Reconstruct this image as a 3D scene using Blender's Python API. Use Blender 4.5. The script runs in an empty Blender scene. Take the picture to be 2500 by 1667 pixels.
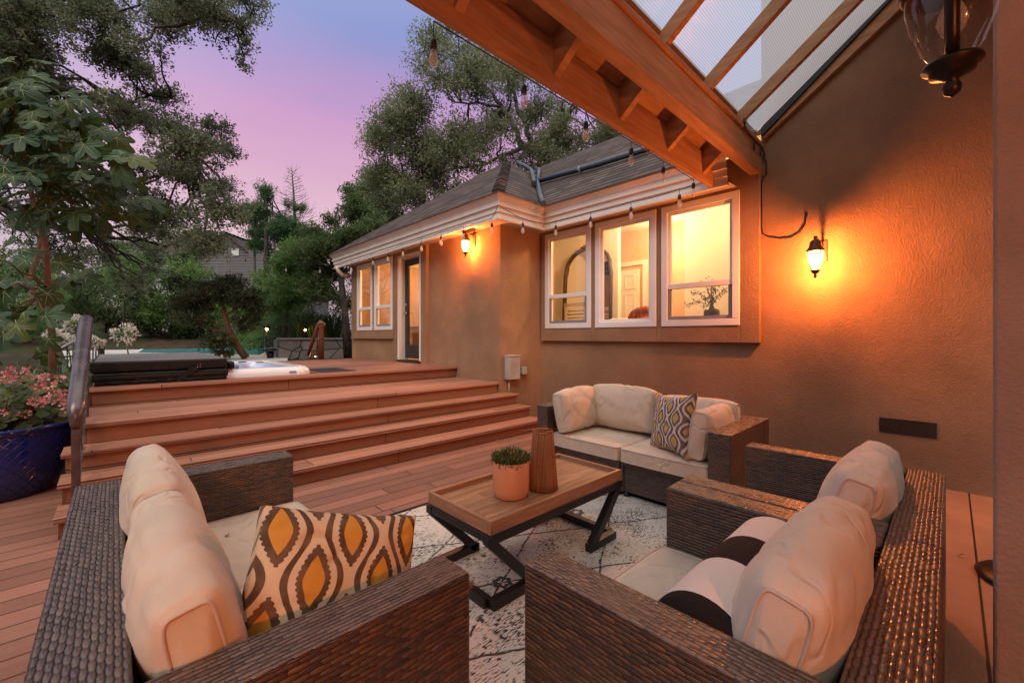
import bpy, bmesh, math, random
import numpy as np
from mathutils import Vector, Matrix, Euler
R = math.radians
scene = bpy.context.scene
C = scene.collection

# ------------------------------------------------------------------ camera
CAM = (0.0, 0.0, 1.25)
HEAD = R(46.4)
F, CX, CY = 1020.0, 1250.0, 821.0          # measured on the 2500 px wide photograph
cam_d = bpy.data.cameras.new("camera"); cam = bpy.data.objects.new("camera", cam_d); C.objects.link(cam)
cam_d.sensor_width = 36.0; cam_d.lens = F / 2500 * 36.0
cam_d.shift_y = -12.5 / 2500
cam_d.clip_start = 0.02; cam_d.clip_end = 500
cam.location = CAM; cam.rotation_euler = (R(90), 0, HEAD - R(90))
scene.camera = cam

# ------------------------------------------------------------------ world, sun, exposure
w = bpy.data.worlds.new("World"); scene.world = w; w.use_nodes = True
nt = w.node_tree; nt.nodes.clear()
out = nt.nodes.new("ShaderNodeOutputWorld"); bg = nt.nodes.new("ShaderNodeBackground")
tc = nt.nodes.new("ShaderNodeTexCoord")
sep = nt.nodes.new("ShaderNodeSeparateXYZ"); nt.links.new(tc.outputs["Generated"], sep.inputs[0])
def ramp(nt, stops, interp='EASE'):
    r = nt.nodes.new("ShaderNodeValToRGB"); r.color_ramp.interpolation = interp
    e = r.color_ramp.elements
    while len(e) < len(stops): e.new(0.5)
    for i, (p, c) in enumerate(stops):
        e[i].position = p; e[i].color = (*c, 1)
    return r
rp = ramp(nt, [(0.0, (.26, .23, .23)), (.20, (.68, .47, .54)), (.33, (.60, .36, .50)), (.42, (.53, .30, .50)), (.50, (.36, .26, .50)),
               (.575, (.20, .24, .51)), (.66, (.20, .25, .52)), (.80, (.95, .92, .92)), (1.0, (1.45, 1.36, 1.26))], 'LINEAR')
lav = ramp(nt, [(0.0, (.30, .27, .28)), (.25, (.54, .52, .66)), (.5, (.40, .42, .64)), (.66, (.38, .43, .62)), (.80, (.95, .92, .92)), (1.0, (1.45, 1.36, 1.26))], 'LINEAR')
nz = nt.nodes.new("ShaderNodeTexNoise"); nz.inputs["Scale"].default_value = 2.2; nz.inputs["Detail"].default_value = 3
mp = nt.nodes.new("ShaderNodeMapping"); mp.inputs["Scale"].default_value = (1, 1, 5)
nt.links.new(tc.outputs["Generated"], mp.inputs[0]); nt.links.new(mp.outputs[0], nz.inputs["Vector"])
ma = nt.nodes.new("ShaderNodeMath"); ma.operation = 'MULTIPLY_ADD'; ma.inputs[1].default_value = .08
nt.links.new(nz.outputs["Fac"], ma.inputs[0]); nt.links.new(sep.outputs["Z"], ma.inputs[2])
sb = nt.nodes.new("ShaderNodeMath"); sb.operation = 'SUBTRACT'; sb.inputs[1].default_value = .04
nt.links.new(ma.outputs[0], sb.inputs[0])
for r_ in (rp, lav): nt.links.new(sb.outputs[0], r_.inputs[0])
vm = nt.nodes.new("ShaderNodeVectorMath"); vm.operation = 'DOT_PRODUCT'; vm.inputs[1].default_value = (math.cos(R(58)), math.sin(R(58)), 0)
nt.links.new(tc.outputs["Generated"], vm.inputs[0])
mr = nt.nodes.new("ShaderNodeMapRange"); mr.inputs[1].default_value = .62; mr.inputs[2].default_value = .86
nt.links.new(vm.outputs["Value"], mr.inputs[0])
mx = nt.nodes.new("ShaderNodeMix"); mx.data_type = 'RGBA'
nt.links.new(mr.outputs[0], mx.inputs[0]); nt.links.new(lav.outputs[0], mx.inputs[6]); nt.links.new(rp.outputs[0], mx.inputs[7])
# the western half of the sky, behind the camera, still holds the after-glow
bk = nt.nodes.new("ShaderNodeMapRange"); bk.inputs[1].default_value = .1; bk.inputs[2].default_value = -.75
bk.inputs[3].default_value = 0.0; bk.inputs[4].default_value = 1.0
nt.links.new(vm.outputs["Value"], bk.inputs[0])
mx2 = nt.nodes.new("ShaderNodeMix"); mx2.data_type = 'RGBA'; mx2.inputs[7].default_value = (1.75, 1.45, 1.35, 1)
hz = nt.nodes.new("ShaderNodeMapRange"); hz.interpolation_type = 'SMOOTHSTEP'; hz.inputs[1].default_value = .30; hz.inputs[2].default_value = .80
nt.links.new(sep.outputs["Z"], hz.inputs[0])
gl_ = nt.nodes.new("ShaderNodeMix"); gl_.data_type = 'RGBA'; gl_.inputs[6].default_value = (.10, .085, .08, 1); gl_.inputs[7].default_value = (1.45, 1.35, 1.28, 1)
nt.links.new(hz.outputs[0], gl_.inputs[0]); nt.links.new(gl_.outputs[2], mx2.inputs[7])
nt.links.new(bk.outputs[0], mx2.inputs[0]); nt.links.new(mx.outputs[2], mx2.inputs[6])
nt.links.new(mx2.outputs[2], bg.inputs[0]); bg.inputs[1].default_value = 1.0
nt.links.new(bg.outputs[0], out.inputs[0])
sun_d = bpy.data.lights.new("sun", 'SUN'); sun_d.energy = 1.35; sun_d.angle = R(35); sun_d.color = (1, .91, .80)
sun = bpy.data.objects.new("sun", sun_d); C.objects.link(sun); sun.rotation_euler = Vector((.62, .42, -.78)).to_track_quat('-Z', 'Y').to_euler(); sun.location = (-6, 0, 12)
scene.view_settings.view_transform = 'Standard'; scene.view_settings.look = 'None'
scene.view_settings.exposure = 0.28; scene.view_settings.gamma = 1.0
scene.render.engine = 'CYCLES'
scene.cycles.use_denoising = True
scene.cycles.max_bounces = 8; scene.cycles.transparent_max_bounces = 16
scene.cycles.sample_clamp_indirect = 4.0
scene.cycles.caustics_reflective = False; scene.cycles.caustics_refractive = False

def ray(px, py):
    r = (px - CX) / F; u = (CY - py) / F
    return Vector((math.cos(HEAD) + math.sin(HEAD) * r, math.sin(HEAD) - math.cos(HEAD) * r, u))
def at(px, py, t): return Vector(CAM) + ray(px, py) * t                # a point seen there, t metres deep
def at_x(px, py, X): d = ray(px, py); return Vector(CAM) + d * (X / d.x)
def at_y(px, py, Y): d = ray(px, py); return Vector(CAM) + d * (Y / d.y)
def at_z(px, py, Z): d = ray(px, py); return Vector(CAM) + d * ((Z - CAM[2]) / d.z)

# ------------------------------------------------------------------ object helpers
def wloc(o):
    v = Vector((0, 0, 0))
    while o is not None: v += o.location; o = o.parent
    return v
def tag(o, label=None, cat=None, group=None, kind=None):
    for k, v in (("label", label), ("category", cat), ("group", group), ("kind", kind)):
        if v: o[k] = v
    return o
def thing(name, label, cat, loc=(0, 0, 0), group=None):
    o = bpy.data.objects.new(name, None); C.objects.link(o); o.location = loc; o.empty_display_size = .1
    return tag(o, label, cat, group)
def link(name, me, mat, parent=None):
    o = bpy.data.objects.new(name, me); C.objects.link(o)
    if mat: me.materials.append(mat)
    if parent: o.parent = parent
    return o
class MB:
    def __init__(s): s.v = []; s.f = []; s.uv = []; s.sm = []
    def face(s, idx, uv=None, smooth=False): s.f.append(idx); s.uv.append(uv); s.sm.append(smooth)
    def box(s, x0, x1, y0, y1, z0, z1):
        n = len(s.v)
        s.v += [(x0, y0, z0), (x1, y0, z0), (x1, y1, z0), (x0, y1, z0), (x0, y0, z1), (x1, y0, z1), (x1, y1, z1), (x0, y1, z1)]
        for q in ((3, 2, 1, 0), (4, 5, 6, 7), (0, 1, 5, 4), (1, 2, 6, 5), (2, 3, 7, 6), (3, 0, 4, 7)): s.face([n + i for i in q])
        return s
    def quad(s, a, b, c, d, uv=None):
        n = len(s.v); s.v += [tuple(a), tuple(b), tuple(c), tuple(d)]; s.face([n, n + 1, n + 2, n + 3], uv); return s
    def poly(s, pts, uv=None):
        n = len(s.v); s.v += [tuple(p) for p in pts]; s.face(list(range(n, n + len(pts))), uv); return s
    def beam(s, a, b, wd, h, up=(0, 0, 1)):           # box bar from a to b
        a = Vector(a); b = Vector(b); d = (b - a).normalized(); u = Vector(up); x = d.cross(u)
        if x.length < 1e-4: x = d.cross(Vector((1, 0, 0)))
        x.normalize(); u = x.cross(d).normalized(); x *= wd / 2; u *= h / 2; n = len(s.v)
        for p in (a, b): s.v += [tuple(p - x - u), tuple(p + x - u), tuple(p + x + u), tuple(p - x + u)]
        for q in ((0, 1, 2, 3), (7, 6, 5, 4), (0, 4, 5, 1), (1, 5, 6, 2), (2, 6, 7, 3), (3, 7, 4, 0)): s.face([n + i for i in q])
        return s
    def tube(s, pts, r, n=8, cap=True, closed=False):
        pts = [Vector(p) for p in pts]; m = len(pts)
        rr = r if isinstance(r, (list, tuple)) else [r] * m
        base = len(s.v); px = None
        for i, p in enumerate(pts):
            a = pts[(i - 1) % m] if (closed or i > 0) else p
            b = pts[(i + 1) % m] if (closed or i < m - 1) else p
            d = (b - a)
            d = d.normalized() if d.length > 1e-9 else Vector((0, 0, 1))
            if px is None:
                px = d.cross(Vector((0, 0, 1)))
                if px.length < 1e-3: px = d.cross(Vector((1, 0, 0)))
            px = (px - d * px.dot(d)).normalized(); py = d.cross(px)
            for k in range(n):
                t = 2 * math.pi * k / n
                s.v.append(tuple(p + (px * math.cos(t) + py * math.sin(t)) * rr[i]))
        for i in range(m if closed else m - 1):
            j = (i + 1) % m
            for k in range(n):
                l = (k + 1) % n
                s.face([base + i * n + k, base + i * n + l, base + j * n + l, base + j * n + k], None, True)
        if cap and not closed:
            s.face([base + k for k in range(n)][::-1]); s.face([base + (m - 1) * n + k for k in range(n)])
        return s
    def lathe(s, prof, n=24, c=(0, 0, 0), smooth=True, cap=True):
        base = len(s.v); m = len(prof)
        for r, z in prof:
            for k in range(n):
                t = 2 * math.pi * k / n; s.v.append((c[0] + r * math.cos(t), c[1] + r * math.sin(t), c[2] + z))
        L = 0
        for i in range(m - 1):
            L2 = L + math.hypot(prof[i + 1][0] - prof[i][0], prof[i + 1][1] - prof[i][1])
            rm = max(max(p[0] for p in prof), 1e-3)
            for k in range(n):
                l = (k + 1) % n; u0 = k / n * 6.283 * rm; u1 = (k + 1) / n * 6.283 * rm
                s.face([base + i * n + k, base + i * n + l, base + (i + 1) * n + l, base + (i + 1) * n + k], [(u0, L), (u1, L), (u1, L2), (u0, L2)], smooth)
            L = L2
        if cap:
            if prof[0][0] > 1e-4: s.face([base + k for k in range(n)][::-1])
            if prof[-1][0] > 1e-4: s.face([base + (m - 1) * n + k for k in range(n)])
        return s
    def grid(s, P, UV=None, smooth=True, flip=False):   # P[i][j]
        base = len(s.v); a = len(P); b = len(P[0])
        for row in P: s.v += [tuple(p) for p in row]
        for i in range(a - 1):
            for j in range(b - 1):
                q = [(i, j), (i + 1, j), (i + 1, j + 1), (i, j + 1)]
                if flip: q = q[::-1]
                s.face([base + x * b + y for x, y in q], [UV[x][y] for x, y in q] if UV else None, smooth)
        return s
    def xform(s, M, start=0):
        s.v[start:] = [tuple(M @ Vector(p)) for p in s.v[start:]]; return s
    def build(s, name, mat, parent=None, bevel=0, top_u='x', smooth=None, seg=2):
        me = bpy.data.meshes.new(name)
        off = wloc(parent) if parent else Vector((0, 0, 0))
        me.from_pydata([(p[0] - off.x, p[1] - off.y, p[2] - off.z) for p in s.v], [], s.f)
        uvl = me.uv_layers.new(name="UVMap").data; V = s.v
        for pi, p in enumerate(me.polygons):
            uv = s.uv[pi]; p.use_smooth = s.sm[pi] if smooth is None else smooth
            if uv is None:
                nn = p.normal; ax = max(range(3), key=lambda i: abs(nn[i]))
                uv = []
                for vi in s.f[pi]:
                    x, y, z = V[vi]
                    uv.append((y, z) if ax == 0 else (x, z) if ax == 1 else ((x, y) if top_u == 'x' else (y, x)))
            for k, li in enumerate(p.loop_indices): uvl[li].uv = uv[k]
        o = link(name, me, mat, parent)
        if bevel:
            b = o.modifiers.new("bevel", 'BEVEL'); b.width = bevel; b.segments = seg; b.limit_method = 'ANGLE'; b.angle_limit = R(40)
            for p in me.polygons: p.use_smooth = True
            wn = o.modifiers.new("wn", 'WEIGHTED_NORMAL'); wn.keep_sharp = True
        return o
def box_part(name, mat, parent, b, bevel=.004, top_u='x'): return MB().box(*b).build(name, mat, parent, bevel, top_u)
def dup(o, loc=None, parent=None):
    c = o.copy(); C.objects.link(c)
    if parent is not None: c.parent = parent
    if loc is not None: c.location = loc
    for ch in list(o.children): dup(ch, None, c)
    return c

# ------------------------------------------------------------------ material helpers
class NT:
    def __init__(s, name):
        s.mat = bpy.data.materials.new(name); s.mat.use_nodes = True; s.t = s.mat.node_tree; s.t.nodes.clear()
        s.out = s.t.nodes.new("ShaderNodeOutputMaterial")
    def n(s, typ, **kw):
        x = s.t.nodes.new("ShaderNode" + typ)
        for k, v in kw.items(): setattr(x, k, v)
        return x
    def put(s, sock, v):
        if hasattr(v, "is_output") or isinstance(v, bpy.types.NodeSocket): s.t.links.new(v, sock)
        elif isinstance(v, (tuple, list)) and len(v) == 3 and sock.type == 'RGBA': sock.default_value = (*v, 1)
        else: sock.default_value = v
    def m(s, op, a, b=0.0, c=0.0, clamp=False):
        x = s.n("Math", operation=op); x.use_clamp = clamp
        for i, v in enumerate((a, b, c)): s.put(x.inputs[i], v)
        return x.outputs[0]
    def mix(s, f, a, b, blend='MIX'):
        x = s.n("Mix", data_type='RGBA', blend_type=blend); s.put(x.inputs[0], f); s.put(x.inputs[6], a); s.put(x.inputs[7], b); return x.outputs[2]
    def smooth(s, v, a, b):
        x = s.n("MapRange", interpolation_type='SMOOTHSTEP'); s.put(x.inputs[0], v); s.put(x.inputs[1], a); s.put(x.inputs[2], b); return x.outputs[0]
    def noise(s, vec=None, scale=5, detail=3, rough=.5, stretch=None):
        x = s.n("TexNoise")
        if vec is None: vec = s.obj()
        if stretch: vec = s.map(vec, stretch)
        s.t.links.new(vec, x.inputs["Vector"]); x.inputs["Scale"].default_value = scale; x.inputs["Detail"].default_value = detail; x.inputs["Roughness"].default_value = rough
        return x.outputs["Fac"]
    def map(s, vec, sc=(1, 1, 1), rot=(0, 0, 0), loc=(0, 0, 0)):
        x = s.n("Mapping"); s.t.links.new(vec, x.inputs[0]); x.inputs["Scale"].default_value = sc; x.inputs["Rotation"].default_value = rot; x.inputs["Location"].default_value = loc; return x.outputs[0]
    def obj(s): return s.n("TexCoord").outputs["Object"]
    def uv(s): return s.n("TexCoord").outputs["UV"]
    def xyz(s, vec):
        x = s.n("SeparateXYZ"); s.t.links.new(vec, x.inputs[0]); return x.outputs
    def vec(s, x, y, z=0.0):
        c = s.n("CombineXYZ"); s.put(c.inputs[0], x); s.put(c.inputs[1], y); s.put(c.inputs[2], z); return c.outputs[0]
    def rnd(s, vec):
        x = s.n("TexWhiteNoise", noise_dimensions='3D'); s.t.links.new(vec, x.inputs[0]); return x.outputs[0]
    def ramp(s, fac, stops, interp='LINEAR'):
        r = ramp(s.t, stops, interp); s.put(r.inputs[0], fac); return r.outputs[0]
    def bump(s, h, dist=.01, strength=1.0, normal=None):
        b = s.n("Bump"); s.put(b.inputs["Height"], h); b.inputs["Distance"].default_value = dist; b.inputs["Strength"].default_value = strength
        if normal is not None: s.put(b.inputs["Normal"], normal)
        return b.outputs[0]
    def pbr(s, col, rough=.6, spec=.5, metal=0.0, normal=None, **kw):
        p = s.n("BsdfPrincipled"); s.put(p.inputs["Base Color"], col); s.put(p.inputs["Roughness"], rough); s.put(p.inputs["Specular IOR Level"], spec); s.put(p.inputs["Metallic"], metal)
        if normal is not None: s.put(p.inputs["Normal"], normal)
        for k, v in kw.items(): s.put(p.inputs[k], v)
        s.t.links.new(p.outputs[0], s.out.inputs[0]); s.p = p; return s.mat

def simple(name, col, rough=.6, spec=.5, metal=0.0, var=.12, scale=6, bump=0, bscale=60):
    n = NT(name)
    f = n.noise(scale=scale, detail=5)
    c = n.mix(n.smooth(f, .3, .7), tuple(x * (1 - var) for x in col), tuple(min(1, x * (1 + var)) for x in col))
    nrm = n.bump(n.noise(scale=bscale, detail=3), bump) if bump else None
    rg = n.m('MULTIPLY_ADD', n.noise(scale=scale * 3), .2, rough - .1)
    return n.pbr(c, rg, spec, metal, nrm)

def mat_stucco(name, col, grain=1.0):
    n = NT(name); o = n.obj()
    big = n.noise(o, 1.3, 5, .6); mid = n.noise(o, 9, 4, .6)
    c = n.mix(n.smooth(big, .3, .72), tuple(x * .78 for x in col), tuple(x * 1.12 for x in col))
    c = n.mix(n.m('MULTIPLY', n.smooth(mid, .45, .75), .16), c, tuple(x * .7 for x in col))
    streak = n.noise(o, 3, 4, .6, (6, 6, .5))
    c = n.mix(n.m('MULTIPLY', n.smooth(streak, .58, .8), .14), c, tuple(x * .62 for x in col))
    fine = n.noise(o, 85, 4, .6); mid2 = n.noise(o, 28, 3, .5)
    h = n.m('ADD', n.m('MULTIPLY', n.smooth(fine, .35, .7), .65), n.m('MULTIPLY', mid2, .8))
    return n.pbr(c, .88, .25, 0, n.bump(h, .006 * grain, .9))
STUCCO = mat_stucco("stucco_beige", (.34, .20, .115))
STUCCO_P = mat_stucco("stucco_column", (.34, .27, .22), .45)

def mat_boards(name, col, bw=.14, gap=.004, joint=3.2, dirt=.25):
    n = NT(name); u, v, _ = n.xyz(n.uv())
    q = n.m('DIVIDE', v, bw); row = n.m('FLOOR', q); fv = n.m('FRACT', q)
    rr = n.rnd(n.vec(row, 3.1, 0))
    uu = n.m('ADD', n.m('DIVIDE', u, joint), n.m('MULTIPLY', rr, 7.3)); cell = n.m('FLOOR', uu); fu = n.m('FRACT', uu)
    rc = n.rnd(n.vec(row, cell, 1.7))
    e = n.m('MINIMUM', fv, n.m('SUBTRACT', 1, fv)); e = n.m('MULTIPLY', e, bw)
    eu = n.m('MULTIPLY', n.m('MINIMUM', fu, n.m('SUBTRACT', 1, fu)), joint)
    em = n.m('MINIMUM', e, eu)
    g = n.smooth(em, gap * .35, gap * .75)
    gv = n.vec(n.m('MULTIPLY', u, 1.2), n.m('MULTIPLY', v, 26), n.m('MULTIPLY', rc, 31))
    grain = n.noise(gv, 2.2, 5, .65)
    fine = n.noise(n.vec(n.m('MULTIPLY', u, 5), n.m('MULTIPLY', v, 130), rc), 2, 2, .5)
    base = n.mix(rc, tuple(x * .72 for x in col), tuple(x * 1.20 for x in col))
    base = n.mix(n.m('MULTIPLY', n.smooth(grain, .42, .72), .45), base, tuple(x * .66 for x in col))
    stain = n.noise(n.obj(), 1.6, 5, .65)
    base = n.mix(n.m('MULTIPLY', n.smooth(stain, .48, .72), dirt), base, tuple(x * .5 for x in (col[0], col[1] * 1.05, col[2] * 1.1)))
    # two face screws near each board joint
    su = n.m('ABSOLUTE', n.m('SUBTRACT', eu, .03)); sv = n.m('ABSOLUTE', n.m('SUBTRACT', e, .028))
    sc = n.m('SQRT', n.m('ADD', n.m('MULTIPLY', su, su), n.m('MULTIPLY', sv, sv)))
    dot = n.m('SUBTRACT', 1, n.smooth(sc, .0025, .0045))
    base = n.mix(n.m('MULTIPLY', dot, .75), base, (.03, .02, .016))
    base = n.mix(g, (.018, .011, .008), base)
    h = n.m('ADD', n.m('MULTIPLY', n.smooth(em, gap * .2, gap * 1.8), .006), n.m('MULTIPLY', fine, .0007))
    return n.pbr(base, n.m('MULTIPLY_ADD', grain, .25, .46), .35, 0, n.bump(h, 1.0, .9))
DECK = mat_boards("deck_boards", (.28, .125, .083), .14, .0055)
TREAD = mat_boards("tread_boards", (.36, .162, .103), .135, dirt=.12)
RISER = mat_boards("riser_boards", (.28, .115, .062), .30, dirt=.3)

def mat_weave(name, L=.040, wd=.0120, c0=(.022, .010, .005), c1=(.150, .076, .036), rough=.30):
    n = NT(name); u, v, _ = n.xyz(n.uv())
    wob = n.m('MULTIPLY', n.m('SUBTRACT', n.noise(n.uv(), 14, 2, .5), .5), .006)
    vv = n.m('DIVIDE', n.m('ADD', v, wob), wd); row = n.m('FLOOR', vv); fv = n.m('SUBTRACT', n.m('MULTIPLY', n.m('FRACT', vv), 2), 1)
    wob2 = n.m('MULTIPLY', n.m('SUBTRACT', n.noise(n.vec(n.m('MULTIPLY', row, .73), n.m('MULTIPLY', u, 9)), 3, 2, .5), .5), .16)
    uu = n.m('ADD', n.m('ADD', n.m('DIVIDE', u, L), n.m('MULTIPLY', row, .5)), wob2); col = n.m('FLOOR', uu)
    fu = n.m('SUBTRACT', n.m('MULTIPLY', n.m('FRACT', uu), 2), 1)
    a = n.m('MULTIPLY_ADD', n.m('POWER', n.m('COSINE', n.m('MULTIPLY', fu, 1.54)), .7), .92, .05)
    fw_ = n.m('DIVIDE', fv, n.m('MULTIPLY_ADD', n.m('COSINE', n.m('MULTIPLY', fu, 1.45)), .42, .60))
    b = n.m('SQRT', n.m('MAXIMUM', n.m('SUBTRACT', 1, n.m('MULTIPLY', fw_, fw_)), 0.0))
    h = n.m('MULTIPLY', n.m('POWER', n.m('MAXIMUM', a, 0.001), .7), b)
    rv = n.rnd(n.vec(row, col, 2.3)); rrow = n.rnd(n.vec(row, 9.1, 0))
    k = n.m('ADD', n.m('MULTIPLY', rv, .6), n.m('MULTIPLY', rrow, .4))
    strand = n.mix(k, c0, c1)
    streak = n.noise(n.vec(n.m('MULTIPLY', u, 30), n.m('MULTIPLY', v, 700), 0), 1, 2)
    strand = n.mix(n.m('MULTIPLY', n.smooth(streak, .5, .8), .35), strand, tuple(x * 1.6 for x in c1))
    colr = n.mix(n.smooth(h, .10, .42), (.006, .004, .003), strand)
    return n.pbr(colr, n.m('MULTIPLY_ADD', rv, .2, rough), .7, 0, n.bump(h, .0052, 1.0))
WEAVE = mat_weave("wicker_weave")
WEAVE_T = mat_weave("wicker_weave_sky_lit", .036, .0118, (.055, .037, .029), (.170, .120, .092), .22)  # paler, greyer copy for top faces, sky light put into the colour

def mat_fabric(name, col, weave=1400, wr=1.0):
    n = NT(name); o = n.obj()
    f = n.noise(o, 5, 4, .6)
    c = n.mix(n.smooth(f, .3, .75), tuple(x * .90 for x in col), tuple(min(.9, x * 1.05) for x in col))
    st = n.noise(o, 17, 3, .6); c = n.mix(n.m('MULTIPLY', n.smooth(st, .62, .8), .15), c, tuple(x * .7 for x in col))
    fine = n.noise(o, 420, 2, .5); wrk = n.noise(o, 11, 4, .55, (1, 1, .6))
    dn = n.noise(o, 3.1, 2, .5); dv = n.n("VectorMath", operation='ADD'); n.t.links.new(o, dv.inputs[0]); n.put(dv.inputs[1], n.vec(n.m('MULTIPLY', dn, .35), n.m('MULTIPLY', dn, -.25), n.m('MULTIPLY', dn, .3)))
    cn_ = n.noise(dv.outputs[0], 6.5, 2, .45, (1, 1, .8)); cre = n.smooth(n.m('ABSOLUTE', n.m('SUBTRACT', cn_, .5)), .0, .055)
    cm = n.smooth(n.noise(o, 4.3, 2, .5), .42, .62); cre = n.m('MULTIPLY', n.m('SUBTRACT', cre, 1), cm)
    thr = n.m('MULTIPLY', n.noise(o, 900, 1, .5), .0009)
    h = n.m('ADD', n.m('ADD', n.m('MULTIPLY', fine, .0008), thr), n.m('ADD', n.m('MULTIPLY', wrk, .008 * wr), n.m('MULTIPLY', cre, .0065)))
    p = n.pbr(c, .9, .2, 0, n.bump(h, 1.0, .8), **{"Sheen Weight": .15})
    return p
CREAM = mat_fabric("cream_canvas", (.64, .54, .425))
PIPING = mat_fabric("cream_piping", (.58, .49, .42))

def mat_ogee(name, P=.232, Q=.092, cream=(.60, .45, .29), gold=(.54, .26, .042), dark=(.085, .052, .032), tw=1.0, off=(0, 0)):
    """interlocking ogee bands with scalloped almond medallions"""
    n = NT(name); u, v, _ = n.xyz(n.uv())
    u = n.m('ADD', u, off[0]); v = n.m('ADD', v, off[1])
    a = n.m('DIVIDE', u, Q); k = n.m('FLOOR', n.m('ADD', a, .5)); du = n.m('SUBTRACT', a, k)      # -.5 .. .5 from the medallion axis
    b = n.m('ADD', n.m('DIVIDE', v, P), n.m('MULTIPLY', k, .5)); fb = n.m('SUBTRACT', n.m('FRACT', b), .5)
    wob = n.noise(n.uv(), 18, 2, .5)
    # almond medallion
    ay = n.m('DIVIDE', fb, .255)
    wdt = n.m('MULTIPLY', n.m('MAXIMUM', n.m('SUBTRACT', 1, n.m('POWER', n.m('ABSOLUTE', ay), 1.6)), 0.0), .30)
    d_in = n.m('SUBTRACT', n.m('ABSOLUTE', du), wdt)                        # <0 inside
    sc = n.m('MULTIPLY', n.m('ABSOLUTE', n.m('SINE', n.m('MULTIPLY', fb, 56))), .05)
    ay2 = n.m('DIVIDE', fb, .365)
    wd2 = n.m('ADD', n.m('MULTIPLY', n.m('MAXIMUM', n.m('SUBTRACT', 1, n.m('POWER', n.m('ABSOLUTE', ay2), 1.7)), 0.0), .43), sc)
    ring = n.m('MULTIPLY', n.smooth(n.m('SUBTRACT', wd2, n.m('ABSOLUTE', du)), .0, .012), n.m('LESS_THAN', n.m('ABSOLUTE', ay2), 1.0))
    core = n.smooth(n.m('MULTIPLY', d_in, -1), .0, .015)
    # ogee bands run between neighbouring columns
    ph = n.m('MULTIPLY', fb, 6.2832)
    wave = n.m('MULTIPLY_ADD', n.m('COSINE', ph), .24, .5)
    bt = n.m('MULTIPLY_ADD', n.m('ABSOLUTE', fb), .06, .072 * tw)
    band = n.m('SUBTRACT', 1, n.smooth(n.m('ABSOLUTE', n.m('SUBTRACT', n.m('ABSOLUTE', du), wave)), n.m('SUBTRACT', bt, .008), bt))
    c = n.mix(n.m('MULTIPLY', n.smooth(wob, .4, .7), .25), cream, tuple(x * .85 for x in cream))
    dk = n.mix(n.smooth(wob, .4, .62), dark, tuple(x * 1.7 for x in dark))
    c = n.mix(band, c, dk); c = n.mix(ring, c, dk); c = n.mix(core, c, gold)
    h = n.noise(n.obj(), 14, 3, .5)
    return n.pbr(c, .85, .2, 0, n.bump(h, .010, .5))
OGEE = mat_ogee("ogee_print")
OGEE_G = mat_ogee("ogee_print_grey", .17, .085, (.62, .53, .46), (.50, .33, .10), (.11, .085, .075), 1.5, (.03, .05))

def mat_stripe():
    n = NT("striped_canvas"); v, u, _ = n.xyz(n.uv())
    q = n.m('FRACT', n.m('DIVIDE', n.m('ADD', u, .025), .40))
    f = n.m('LESS_THAN', q, .46)
    c = n.mix(f, (.70, .62, .56), (.016, .013, .013))
    fine = n.noise(n.obj(), 300, 2)
    return n.pbr(c, .9, .15, 0, n.bump(fine, .001, .5))
STRIPE = mat_stripe()

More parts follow.
